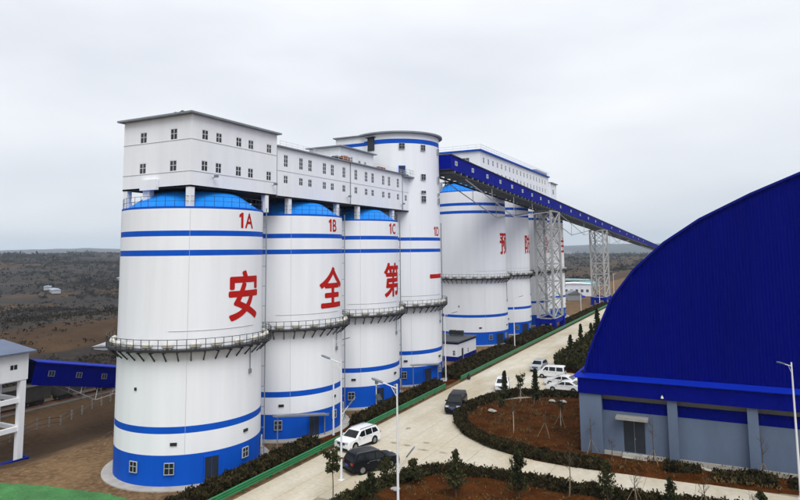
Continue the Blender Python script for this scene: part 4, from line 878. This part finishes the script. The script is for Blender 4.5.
def sapling(x, y_, h, label, z0=.3, leafy=0, r=.8, m=None, stake=3, white=False, sz=.14):
    T = thing('sapling', (x, y_, z0), label, 'tree', 'young staked trees in the beds'); k_ = MB(); limb(k_, (0, 0, -.3), (0, 0, h * .55), .055, .04, .02, 3, 6); k_.build('trunk', BARKW if white else BARK, T)
    k_ = MB(); pts = []; limb(k_, (0, 0, h * .55), (random.uniform(-.1, .1), random.uniform(-.1, .1), h), .04, .012, .05, 3)
    for i in range(9 if leafy else 7):
        z = h * random.uniform(.4, .85); a = random.uniform(0, 2 * PI); L_ = r * random.uniform(.6, 1.1); tip = Vector((math.cos(a) * L_ * .8, math.sin(a) * L_ * .8, min(h, z + L_ * random.uniform(.5, 1.2)))); limb(k_, (0, 0, z), tip, .022, .008, .1, 3, 4)
        for q in range(4):
            p = Vector((0, 0, z)).lerp(tip, random.uniform(.4, .95)); e = p + Vector((random.gauss(0, .22), random.gauss(0, .22), random.uniform(.1, .45))); limb(k_, p, e, .011, .005, .05, 2, 3)
            for u in range(leafy): s_ = p.lerp(e, random.uniform(0, 1.2)); pts.append((s_.x + random.gauss(0, .1), s_.y + random.gauss(0, .1), s_.z + random.gauss(0, .1)))
    k_.build('branches', BARK, T)
    if pts: link('crown', quads_np('crown', leaves(np.array(pts), sz, 1.8, .2), m or OLIVE), T)
    if stake: stakes(T, .95, 1.45, stake, a0=random.uniform(0, 2))
    return T
sapling(-32.3, 49.3, 4.6, 'sparse olive leaved young tree at lower left of the black car', .2, 26, .85, None, 0, sz=.15)
conifer(-22.6, 54.6, 3.9, 1.0, 'bushy young conifer in front bed, right of the double arm lamp', .6, dens=.9, m=OLIVE, leaf=.12)
conifer(-17.4, 56.6, 4.1, 1.1, 'largest bushy conifer in front bed, at centre bottom', .6, dens=1.0, leaf=.12)
conifer(-10.3, 59.6, 3.3, .75, 'narrow conifer against the side road hedge, right of centre', .5, dens=.7, m=OLIVE, leaf=.12)
conifer(-5.2, 60.2, 2.4, .6, 'small conifer near the hedge below the warehouse door', .5, dens=.7, leaf=.11)
conifer(1.6, 61.5, 2.0, .55, 'small conifer at lower right corner below the buttress', .4)
conifer(-29.6, 54.6, 2.5, 1.35, 'low bushy conifer right beside the black car', .4, m=OLIVE, dens=1.0, leaf=.12)
conifer(-27.6, 56.2, 2.2, 1.1, 'low conifer between black car and the front lamp', .4, m=OLIVE, dens=1.3)
conifer(-28.8, 50.0, 2.4, 1.2, 'dark low conifer at bottom edge below the black car', .6, dens=1.3)
sapling(-13.6, 59.9, 3.9, 'bare staked sapling in front bed before the corner buttress', .4, 0)
sapling(-19.2, 61.8 - 1.4, 2.6, 'bare twiggy bush in the side road hedge', .2, 0, .6, None, 0)
sapling(-8.0, 59.6, 2.8, 'bare staked sapling in front bed below the warehouse door', .4, 0)
sapling(-2.6, 60.4, 3.0, 'bare sapling in front bed, second from right edge', .4, 0)
sapling(1.0, 60.0, 2.2, 'bare sapling lowest at right by small conifer', .4, 0, .5)
conifer(-30.2, 92.6, 4.2, .5, 'slim conifer in front of the white hatchback', .3, m=OLIVE)
sapling(-27.6, 92.0, 4.4, 'slim leafy sapling on white trunk right of hatchback', .4, 16, .6, None, 3, True)
conifer(-25.0, 90.6, 5.0, .6, 'dark conifer on tripod stakes before the white minivan', .5, stake=True)
sapling(-26.9, 80.2, 3.6, 'sparse olive young tree inside the curved hedge', .5, 14, .9, None, 0)
sapling(-24.0, 76.6, 4.0, 'leaning bare sapling with whitewashed trunk in curved bed', .5, 0, .7, None, 2, True)
sapling(-19.3, 81.2, 4.0, 'staked bare sapling in middle of soil bed', .5, 3, .7, None, 3, True)
sapling(-20.0, 76.2, 2.6, 'short staked sapling nearest the curved hedge', .5, 0, .4)
sapling(-18.6, 92.8, 4.0, 'white trunk sapling next to the warehouse corner', .4, 6, .7, None, 3, True)
sapling(-14.0, 72.3, 4.3, 'bare staked sapling before the wide corner buttress', .3, 0, .6)
sapling(-7.6, 71.4, 4.8, 'tall bare staked sapling right of the warehouse door', .3, 0, .6)
sapling(2.2, 71.6, 4.6, 'bare staked sapling before the third buttress', .3, 0, .8)
sapling(-11.6, 70.8, 2.2, 'twiggy bare sapling left of the warehouse door', .3, 0, .5, None, 0)
for x, y_, h, lb in ((-30.2, 138, 3.6, 'lowest conifer at shrub bed edge behind silver car'), (-30.4, 150, 4.6, 'slim conifer standing up from the shrub bed edge'), (-29.2, 156, 4.2, 'mid conifer in shrub bed left of the tall one'),
                     (-28.2, 159, 7.4, 'tallest dark conifer in the shrub bed by the warehouse'), (-26.2, 157, 4.8, 'conifer in the shrub bed touching the warehouse edge')): conifer(x, y_, h, .15 * h, lb, .6, leaf=.2, dens=.9, grp='conifers in the far shrub bed')
# round bush farther along the road
n = 2500; d = rng.normal(size=(n, 3)); d /= np.linalg.norm(d, axis=1)[:, None]; d *= rng.uniform(.5, 1, (n, 1)) ** .4; d[:, 2] = np.abs(d[:, 2]); pp = d * [3.2, 5, 2.4] + [-31.4, 205, .1]
tag(link('bush', quads_np('bush', leaves(pp, .42, 1.6, .4), HEDGE)), 'round dark bush at road side just left of warehouse roof', 'bush')
# weeds, dry grass and clods on the beds
STRAW = mat('dry_weeds', (.035, .026, .010), .9, .4, 1.5, col2=(.16, .11, .05), fine=.4, spec=.05)
for P, nm, n, lb in ((B1, 'bed_weeds', 5200, 'dry weeds scattered over the bed beside the warehouse'), (B2, 'bed_weeds', 6000, 'dry weeds scattered over the front bed')):
    P = np.array(P); q = np.column_stack([rng.uniform(P[:, 0].min(), P[:, 0].max(), n * 5), rng.uniform(max(P[:, 1].min(), 46), P[:, 1].max(), n * 5)]); q = q[in_poly(P, q)]
    q = q[fbm(q[:, 0], q[:, 1], 5.5, 3, 11) + .25 * rng.normal(size=len(q)) > .12][:n]; z = .42 + .18 * fbm(q[:, 0], q[:, 1], 7, 3) + rng.uniform(0, .16, len(q))
    tag(link(nm, quads_np(nm, leaves(np.column_stack([q, z]), .12, 2.6, 1.2), STRAW)), lb, 'weeds', kind='stuff')
# loose rocks on the beds
for i, (x, y_, s_, lb) in enumerate(((-22.0, 93.6, .45, 'pale rock in far part of the soil bed'), (-23.4, 93.4, .4, 'pale stone beside the conifer stakes'), (-29.4, 84.4, .5, 'flat pale stone at left of the soil bed'), (-2.8, 71.9, .55, 'pale heap of rubble at the wall foot'))):
    bm = bmesh.new(); bmesh.ops.create_icosphere(bm, subdivisions=2, radius=s_)
    for v in bm.verts: v.co = Vector((v.co.x * 1.5, v.co.y * .9, max(v.co.z, -.1) * .5)) * (1 + .22 * math.sin(7 * v.co.x + 5 * v.co.y + i))
    me = bpy.data.meshes.new('rock'); bm.to_mesh(me); bm.free(); me.materials.append(CONC); tag(link('rock', me, None, (x, y_, .5 if y_ > 75 and y_ < 94 else .25)), lb, 'rock')
k_ = MB(); k_.tube((0, 0, -.1), (0, 0, .06), .45, 20); k_.tube((0, 0, .06), (0, 0, .08), .36, 20); tag(k_.build('manhole_cover', STEEL, None, loc=(-28.4, 53.9, .40)), 'round grey manhole cover in the soil by black car', 'manhole')
# dark bundle beside the guardrail
bm = bmesh.new(); bmesh.ops.create_icosphere(bm, subdivisions=2, radius=.38)
for v in bm.verts: v.co = Vector((v.co.x * .9, v.co.y * .8, (v.co.z + .38) * (1.25 if v.co.z > 0 else 1))) * (1 + .16 * math.sin(9 * v.co.x + 4 * v.co.z))
me = bpy.data.meshes.new('sack'); bm.to_mesh(me); bm.free(); me.materials.append(BLACKM); tag(link('sack', me, None, (-40.6, 104.8, .03)), 'small dark sack standing on road by the guardrail gap', 'sack')

# ------------------------------------------------------------------ vehicles
def car(x, y_, head, prof, belt, W_, paint, label, wb, wr=.34, glass=(), roofrails=False, name='car', cat='car', front='suv', plate=True, lower=None, z=.045, side=()):
    """prof: silhouette (x, z) from front bottom over the roof to the rear bottom; glass: [(i0, i1)] profile spans that are screens; side: polygons of side glass in (x, z)"""
    T = thing(name, (x, y_, z), label, cat, None, head); T.scale = (1.18,) * 3; hw = W_ / 2; zt = max(p[1] for p in prof)
    def half(z_): return hw if z_ <= belt else hw - (z_ - belt) / (zt - belt) * hw * .19
    n = len(prof); cx = sum(p[0] for p in prof) / n; cz = sum(p[1] for p in prof) / n
    def inset(p, k): return (cx + (p[0] - cx) * (1 - k), cz + (p[1] - cz) * (1 - k * 1.3))
    rings = []
    for s_ in (1, -1):
        o_ = []
        for k, dy in ((0, .10), (.012, .045), (.035, .0)):
            o_.append([(q[0], s_ * (half(p[1]) - dy), q[1]) for p in prof for q in (inset(p, k),)])
        rings.append(o_)
    b_ = MB(); seq = [rings[0][2], rings[0][1], rings[0][0], rings[1][0], rings[1][1], rings[1][2]]; vs_ = [v for r_ in seq for v in r_]; fs = []
    for j in range(5):
        for i in range(n): fs.append((j * n + i, j * n + (i + 1) % n, (j + 1) * n + (i + 1) % n, (j + 1) * n + i)[::-1])
    b_.add(vs_, fs)
    # side faces split at the belt so that the cabin leans in
    for s_, r_ in ((1, rings[0][2]), (-1, rings[1][2])):
        lo = [i for i in range(n) if prof[i][1] <= belt + .05]; up_ = [i for i in range(n) if prof[i][1] >= belt - .0]
        fr_ = min(up_); re_ = max(up_)
        f1 = [r_[i] for i in range(n) if prof[i][1] <= belt + .001 or i in (fr_, re_)]; f2 = [r_[i] for i in range(fr_, re_ + 1)]
        for f in (f1, f2): b_.add(f, [tuple(range(len(f)))[::(-1 if s_ > 0 else 1)]])
    body = b_.build('body', paint, T, True)
    for (i0, i1) in glass:
        (xa, za), (xb, zb) = prof[i0], prof[i1]; d = Vector((xb - xa, zb - za)).normalized(); nn_ = Vector((-d.y, d.x)) * (-1 if d.y * 0 + (-d.y) * (xa) < 0 else 1)
        if nn_.y < 0 and abs(nn_.y) > .1: nn_ = -nn_
        nn_ *= .022; t0, t1 = .08, .93; g = MB(); P0 = (xa + (xb - xa) * t0, za + (zb - za) * t0); P1 = (xa + (xb - xa) * t1, za + (zb - za) * t1)
        h0, h1 = half(P0[1]) - .14, half(P1[1]) - .15
        A = [(P0[0] + nn_.x, -h0, P0[1] + nn_.y), (P0[0] + nn_.x, h0, P0[1] + nn_.y), (P1[0] + nn_.x, h1, P1[1] + nn_.y), (P1[0] + nn_.x, -h1, P1[1] + nn_.y)]
        g.add(A + [(a[0] - nn_.x * 2.2, a[1], a[2] - nn_.y * 2.2) for a in A], [(0, 1, 2, 3), (0, 4, 5, 1), (1, 5, 6, 2), (2, 6, 7, 3), (3, 7, 4, 0)]); g.build('windscreen' if xa > 0 else 'rear_window', CGLASS, T)
    for poly in side:
        for s_ in (1, -1):
            g = MB(); A = [(px, s_ * (half(pz) + .008), pz) for px, pz in poly]; nq = len(A); g.add(A + [(a[0], a[1] - s_ * .05, a[2]) for a in A], [tuple(range(nq))[::(1 if s_ < 0 else -1)]] + [(i, (i + 1) % nq, nq + (i + 1) % nq, nq + i) for i in range(nq)]); g.build('side_window', CGLASS, T)
    xf, xr = max(p[0] for p in prof), min(p[0] for p in prof)
    k_ = MB(); k_.tube((0, -.12, 0), (0, .12, 0), wr, 20); tm = k_.mesh('wheel', TYRE, True); k_ = MB(); k_.tube((0, -.125, 0), (0, .125, 0), wr * .62, 14); 
    for q in range(5): a = q * 2 * PI / 5; k_.bar((0, .127, 0), (math.cos(a) * wr * .58, .127, math.sin(a) * wr * .58), .06, .012, up=(0, 1, 0)); k_.bar((0, -.127, 0), (math.cos(a) * wr * .58, -.127, math.sin(a) * wr * .58), .06, .012, up=(0, 1, 0))
    rm = k_.mesh('rim', RIM)
    for wx in (wb[0], wb[1]):
        for s_ in (1, -1):
            k_ = MB(); k_.tube((wx, s_ * (hw - .06), wr), (wx, s_ * (hw + .004), wr), wr * 1.18, 22); k_.build('wheel_arch', TYRE, T)
            o = link('wheel', tm, T, (wx, s_ * (hw - .10), wr)); link('rim', rm, o)
    zl = belt * .74
    for s_ in (1, -1):
        k_ = MB(); k_.box(xf - .30, xf - .02, s_ * (hw - .30) - .20, s_ * (hw - .30) + .20, zl, zl + .15); k_.build('headlight', HEADL, T)
        k_ = MB(); k_.box(xr + .02, xr + .2, s_ * (hw - .2) - .16, s_ * (hw - .2) + .16, zl + .08, zl + .28); k_.build('taillight', TAILL, T)
        k_ = MB(); mx_ = wb[0] - .62; k_.box(mx_, mx_ + .16, s_ * (hw + .02), s_ * (hw + .2), belt + .02, belt + .17); k_.bar((mx_ + .08, s_ * (hw - .08), belt + .05), (mx_ + .08, s_ * (hw + .06), belt + .06), .06); k_.build('mirror', paint, T)
        k_ = MB(); k_.box(-.75 + wb[1] * 0, .35, s_ * hw - .004 * s_, s_ * (hw + .012), belt - .09, belt - .06); 
        for dx in (-.95, .05): k_.box(dx, dx + .2, s_ * (hw - .01), s_ * (hw + .03), belt - .2, belt - .16)
        k_.build('door_handle', RIM if paint is CARB else FRAME, T)
        k_ = MB(); k_.box(wb[1] + wr * 1.2, wb[0] - wr * 1.2, s_ * (hw - .02) - .02, s_ * (hw - .02) + .03, .22, .36); k_.build('sill', TYRE, T)
        if roofrails: k_ = MB(); yy = s_ * (half(zt) - .10); k_.bar((.35, yy, zt + .035), (-1.75, yy, zt + .05), .045); k_.bar((.35, yy, zt - .03), (.35, yy, zt + .035), .05); k_.bar((-1.75, yy, zt - .04), (-1.75, yy, zt + .05), .05); k_.build('roof_rail', RIM, T)
    k_ = MB(); k_.box(xf - .12, xf + .012, -hw * .5, hw * .5, zl - .12, zl + .10); 
    for q in range(3): k_.box(xf + .012, xf + .022, -hw * .48, hw * .48, zl - .09 + q * .07, zl - .07 + q * .07, 1)
    k_.build('grille', [BLACKM, RIM], T)
    k_ = MB(); k_.box(xf - .2, xf + .02, -hw * .82, hw * .82, .24, .36); k_.build('bumper', TYRE, T); k_ = MB(); k_.box(xr - .02, xr + .2, -hw * .82, hw * .82, .26, .40); k_.build('bumper', TYRE, T)
    if plate:
        for xx, s_ in ((xf, 1), (xr, -1)): k_ = MB(); k_.box(min(xx, xx + s_ * .03), max(xx, xx + s_ * .03), -.22, .22, zl - .26 + (.18 if s_ < 0 else 0), zl - .12 + (.18 if s_ < 0 else 0)); k_.build('number_plate', PLATE, T)
    return T
SUV = [(2.35, .28), (2.42, .6), (2.34, .9), (2.05, .98), (1.28, 1.06), (.50, 1.62), (.1, 1.70), (-1.4, 1.72), (-1.95, 1.66), (-2.30, 1.08), (-2.42, .75), (-2.38, .30)]
SUVs = [[(1.0, 1.10), (.42, 1.56), (-.05, 1.60), (-.05, 1.10)], [(-.15, 1.10), (-.15, 1.60), (-1.05, 1.60), (-1.05, 1.10)], [(-1.15, 1.12), (-1.15, 1.59), (-1.72, 1.55), (-1.98, 1.14)]]
MPV = [(2.5, .28), (2.6, .62), (2.5, .95), (2.25, 1.03), (1.62, 1.15), (.78, 1.80), (.35, 1.88), (-2.1, 1.90), (-2.45, 1.82), (-2.58, 1.15), (-2.6, .75), (-2.55, .32)]
MPVs = [[(1.25, 1.22), (.68, 1.72), (.15, 1.76), (.15, 1.22)], [(.05, 1.22), (.05, 1.76), (-1.05, 1.77), (-1.05, 1.22)], [(-1.15, 1.22), (-1.15, 1.77), (-2.2, 1.72), (-2.35, 1.22)]]
MINI = [(1.95, .28), (2.02, .6), (1.98, .88), (1.75, 1.0), (1.5, 1.08), (.88, 1.74), (.5, 1.82), (-1.75, 1.84), (-1.98, 1.76), (-2.02, 1.1), (-2.02, .7), (-1.98, .32)]
MINIs = [[(1.12, 1.14), (.72, 1.64), (.28, 1.66), (.28, 1.14)], [(.14, 1.14), (.14, 1.67), (-.75, 1.68), (-.75, 1.14)], [(-.89, 1.14), (-.89, 1.68), (-1.78, 1.66), (-1.85, 1.14)]]
SEDAN = [(2.25, .25), (2.34, .52), (2.25, .75), (1.95, .84), (1.08, .95), (.22, 1.38), (-.1, 1.45), (-.85, 1.45), (-1.15, 1.39), (-1.82, 1.02), (-2.3, .95), (-2.34, .6), (-2.3, .30)]
SEDs = [[(.82, .98), (.18, 1.32), (-.2, 1.36), (-.2, .98)], [(-.3, .98), (-.3, 1.36), (-.82, 1.36), (-1.45, 1.03)]]
HATCH = [(2.05, .26), (2.13, .56), (2.05, .84), (1.78, .92), (1.12, 1.0), (.4, 1.50), (.05, 1.56), (-1.3, 1.57), (-1.7, 1.50), (-2.05, 1.04), (-2.12, .7), (-2.08, .30)]
HATs = [[(.85, 1.04), (.32, 1.44), (-.08, 1.47), (-.08, 1.04)], [(-.18, 1.04), (-.18, 1.47), (-.95, 1.48), (-.95, 1.04)], [(-1.05, 1.05), (-1.05, 1.47), (-1.5, 1.42), (-1.75, 1.08)]]
D = rad
car(-38.9, 64.7, D(-101), SUV, 1.06, 1.92, CARW, 'white sport utility car facing the camera beside the guardrail', (1.42, -1.40), .38, [(4, 5), (8, 9)], True, side=SUVs)
car(-33.7, 58.7, D(60), SUV, 1.06, 1.92, CARB, 'black sport utility car showing its rear and blue plate', (1.42, -1.40), .38, [(4, 5), (8, 9)], True, side=SUVs)
car(-34.8, 84.8, D(-78), MPV, 1.15, 1.90, CARB, 'black people carrier driving towards the camera mid road', (1.55, -1.50), .35, [(4, 5), (8, 9)], side=MPVs, name='van', cat='van')
car(-32.9, 99.8, D(-74), HATCH, 1.0, 1.80, CARW, 'white hatchback parked behind the slim conifer', (1.3, -1.3), .33, [(4, 5), (8, 9)], side=HATs)
car(-31.9, 118.4, D(-92), HATCH, 1.0, 1.78, CARS, 'silver car facing the camera at parking corner farthest back', (1.3, -1.3), .33, [(4, 5), (8, 9)], side=HATs)
car(-28.0, 112.2, D(180), MINI, 1.08, 1.66, CARW, 'boxy white minivan parked side on', (1.25, -1.2), .30, [(4, 5), (8, 9)], side=MINIs, name='van', cat='van')
car(-25.0, 106.6, D(176), SEDAN, .95, 1.80, CARW, 'white saloon car behind, next to the boxy minivan', (1.4, -1.35), .32, [(4, 5), (8, 9)], side=SEDs)
car(-23.6, 102.6, D(178), SEDAN, .95, 1.80, CARW, 'white saloon car in front, beside the hedge and warehouse', (1.4, -1.35), .32, [(4, 5), (8, 9)], side=SEDs)

# ------------------------------------------------------------------ railway, wagons, fence behind the silos
k_ = MB(); k_.box(-106.5, -101.5, 0, 190, -3.2, -2.75); tag(k_.build('rail_bed', mat('ballast', (.09, .075, .06), .95, .3, .5, fine=.3)), kind='structure')
for xx in (-104.72, -103.28):
    k_ = MB(); k_.box(xx - .05, xx + .05, 0, 190, -2.75, -2.6); tag(k_.build('rail', RUST), kind='structure')
for i in range(2):
    y0 = 57.6 + i * 13.6; T = thing('coal_wagon', (-104, y0 + 6.3, -2.6), ('dark coal wagon in the siding behind the transfer house frame', 'dark coal wagon under the short bridge, nearer to silo 1A')[i], 'wagon', 'coal wagons in the siding')
    k_ = MB(); k_.box(-1.55, 1.55, -6.2, 6.2, 1.0, 3.3)
    for q in range(9): k_.box(1.55, 1.68, -6.1 + q * 1.5, -5.95 + q * 1.5, 1.0, 3.3); k_.box(-1.68, -1.55, -6.1 + q * 1.5, -5.95 + q * 1.5, 1.0, 3.3)
    k_.box(-1.66, 1.66, -6.25, 6.25, 3.3, 3.42); k_.build('body', COAL, T)
    for yy in (-4.2, 4.2):
        k_ = MB(); k_.box(-1.0, 1.0, yy - 1.2, yy + 1.2, .45, .95)
        for a in (-.85, .85):
            for s_ in (-1, 1): k_.tube((s_ * .72 - .06, yy + a, .42), (s_ * .72 + .06, yy + a, .42), .42, 14)
        k_.build('bogie', COAL, T)
fn = thing('fence', (-92, 66, -3), 'low concrete post fence crossing brown slope below the short bridge', 'fence')
pm = MB(); pm.box(-.09, .09, -.09, .09, -.3, 1.4); pmm = pm.mesh('post', mat('old_concrete', (.2, .185, .16), .9, .25, 1)); prev = None
for i in range(22):
    y_ = 40 + i * 2.4; x = -82.7 - .345 * (y_ - 40); z = float(tz(x, y_)); link('post', pmm, fn, (x + 92, y_ - 66, z + 3)); c = Vector((x + 92, y_ - 66, z + 3))
    if prev is not None:
        for h in (.5, 1.2): k_ = MB(); k_.bar(prev + Vector((0, 0, h)), c + Vector((0, 0, h)), .07); k_.build('rail', BLACKM, fn)
    prev = c
# tracks of pale spoil and a drain line on the brown slope
for pts, w, m_ in (([(-64.5, 50.5), (-72, 57.5), (-80, 65), (-90, 74)], .55, mat('pale_spoil', (.30, .24, .17), .95, .3, 1.2, fine=.2)), ([(-70, 54.0), (-78, 62.5), (-86, 70)], .5, MATS['pale_spoil'])):
    k_ = MB(); vs_ = []
    P2 = [];
    for (xa, ya), (xb, yb) in zip(pts, pts[1:]):
        for q in range(6): P2.append((xa + (xb - xa) * q / 6, ya + (yb - ya) * q / 6))
    P2.append(pts[-1])
    for j, (x, y_) in enumerate(P2):
        ww = w * (.7 + .5 * abs(math.sin(j * 1.7))); vs_ += [(x + ww * .7, y_ - ww * .3, float(tz(x + ww * .7, y_ - ww * .3)) + .14), (x - ww * .3, y_ + ww * .7, float(tz(x - ww * .3, y_ + ww * .7)) + .14)]
    k_.add(vs_, [(2 * j, 2 * j + 1, 2 * j + 3, 2 * j + 2) for j in range(len(P2) - 1)]); tag(k_.build('track', m_), kind='structure')
# distant buildings
def shed(x, y_, w, l, h, rz, label, wall=None, roof=None, rh=.25, wins=0, fl=0.):
    z = float(tz(x, y_)) + fl; T = thing('shed', (x, y_, z - .3), label, 'building', None, rz); k_ = MB(); k_.box(-w / 2, w / 2, -l / 2, l / 2, 0, h); k_.build('wall', wall or FARW, T)
    k_ = MB(); r_ = w * rh
    k_.add([(-w / 2 - .4, -l / 2 - .4, h + .02), (w / 2 + .4, -l / 2 - .4, h + .02), (0, -l / 2 - .4, h + r_), (-w / 2 - .4, l / 2 + .4, h + .02), (w / 2 + .4, l / 2 + .4, h + .02), (0, l / 2 + .4, h + r_)], [(0, 1, 2), (3, 5, 4), (1, 4, 5, 2), (0, 2, 5, 3), (0, 3, 4, 1)]); k_.build('roof', roof or FARR, T)
    if wins:
        f, g = window_mesh(1.3, 1.5, 2, 1, fr=.1, d=.08)
        for i in range(wins): o = link('window', f, T, (-w / 2 + w * (i + .7) / (wins + .4) - .65, -l / 2, h * .35)); link('pane', g, o)
    return T
shed(-65.5, 312, 15.5, 9, 6.0, D(12), 'white shed with a row of dark windows seen between trestles', wins=6, rh=.04, wall=WHITE2, roof=WHITE2)
shed(-60.5, 286, 6, 9, 3.0, D(20), 'low blue grey roofed shed at trestle foot', roof=GREYM)
shed(-143, 113, 4, 8, .9, D(30), 'pale roofed shed on the scrub hill left of silo 1A', roof=FARW, rh=.12)
for i, (x, y_, w, l, h, rz, lb) in enumerate(((-545, 372, 7, 34, 3, 60, 'long pale blue roofed shed far in the left valley'), (-575, 385, 6, 18, 3, 55, 'second pale shed far in the left valley, farther off'), (-640, 520, 6, 26, 3, 60, 'tiny pale building highest in left valley'), (-395, 225, 4, 8, 2.6, 55, 'lone small white building low on the left hills'),
     (-560, 2500, 60, 22, 9, 5, 'wide white factory hall on the hazy plain between trestles'), (-430, 2560, 45, 22, 7, 0, 'second white factory hall on hazy plain behind farther trestle'), (-700, 2650, 60, 22, 10, 3, 'white factory hall leftmost on the hazy plain'))): shed(x, y_, w, l, h, D(rz), lb, fl=.5, rh=.1)
for i, (x, y_, s_, lb) in enumerate(((-92, 470, 9, 'large blue green tarp on brown land between trestles'), (-80, 430, 6, 'small blue green tarp below the larger tarp'), (-118, 560, 12, 'farthest blue green tarp on brown land'), (-62, 300, 3.2, 'bright blue tarp heap by the nearer trestle foot'))):
    bm = bmesh.new(); bmesh.ops.create_grid(bm, x_segments=14, y_segments=14, size=s_)
    for v in bm.verts:
        X, Y = v.co.x + x, v.co.y * 1.6 + y_; e = max(abs(v.co.x), abs(v.co.y)) / s_; v.co = Vector((v.co.x * (1 + .2 * math.sin(v.co.y)), v.co.y * 1.6, float(tz(X, Y)) - float(tz(x, y_)) + (1.1 + .5 * math.sin(v.co.x * 1.3) * math.cos(v.co.y * 1.1)) * (1 - e ** 3) + .02))
    me = bpy.data.meshes.new('tarp'); bm.to_mesh(me); bm.free(); me.materials.append(FARB if i < 3 else LEDGE); me.polygons.foreach_set('use_smooth', [True] * len(me.polygons)); tag(link('tarp', me, None, (x, y_, float(tz(x, y_)))), lb, 'tarp')
# scrub on the hills
n = 200000; az = np.radians(rng.uniform(-86, 12, n)); r = np.exp(rng.uniform(math.log(135), math.log(2600), n)); x, y_ = r * np.sin(az), r * np.cos(az)
keep = (x < -118) & ((y_ < 500) | (x < -230 - .12 * y_) | ((y_ > 620) & (rng.uniform(size=n) < .5))); dens = fbm(x, y_, 230, 4, 15) + .35 * rng.normal(size=n); dSx = -112 - x
dens = np.where((dSx > 8) & (dSx < 26), dens + .45, dens); keep &= (dens > .26) & ~((dSx > 28) & (dSx < 72) & (dens < .42)) & ~((fbm(x, y_, 520, 4, 9) > .2) & (dens < .45) & (r > 260)); x, y_, r = x[keep], y_[keep], r[keep]; z = tz(x, y_)
sz = (.26 + .0015 * np.minimum(r, 1500)) * rng.lognormal(0, .45, len(x)); rep = 9; P = np.repeat(np.stack([x, y_, z], 1), rep, 0); S = np.repeat(sz, rep)
P += np.stack([rng.normal(size=len(P)) * .7 * S, rng.normal(size=len(P)) * .7 * S, np.abs(rng.normal(size=len(P))) * .45 * S], 1)
tag(link('hill_scrub', quads_np('hill_scrub', leaves(P, S * np.where(np.hypot(P[:, 0], P[:, 1]) < 450, .42, .62), 1.7, .3), SCRUB)), 'dark leafless scrub covering the distant hills', 'scrub', kind='stuff')

# ------------------------------------------------------------------ air
hz = MB(); hz.box(-9400, 9400, -9400, 9400, -60, 230); hm_ = bpy.data.materials.new('haze_air'); hm_.use_nodes = True; t = hm_.node_tree
for nd in list(t.nodes):
    if nd.type == 'BSDF_PRINCIPLED': t.nodes.remove(nd)
pv = N(t, 'ShaderNodeVolumePrincipled'); pv.inputs['Color'].default_value = (.72, .86, 1.0, 1); pv.inputs['Density'].default_value = .00011; pv.inputs['Anisotropy'].default_value = .1
t.links.new(pv.outputs[0], t.nodes['Material Output'].inputs['Volume']); tag(hz.build('haze', hm_), kind='stuff')
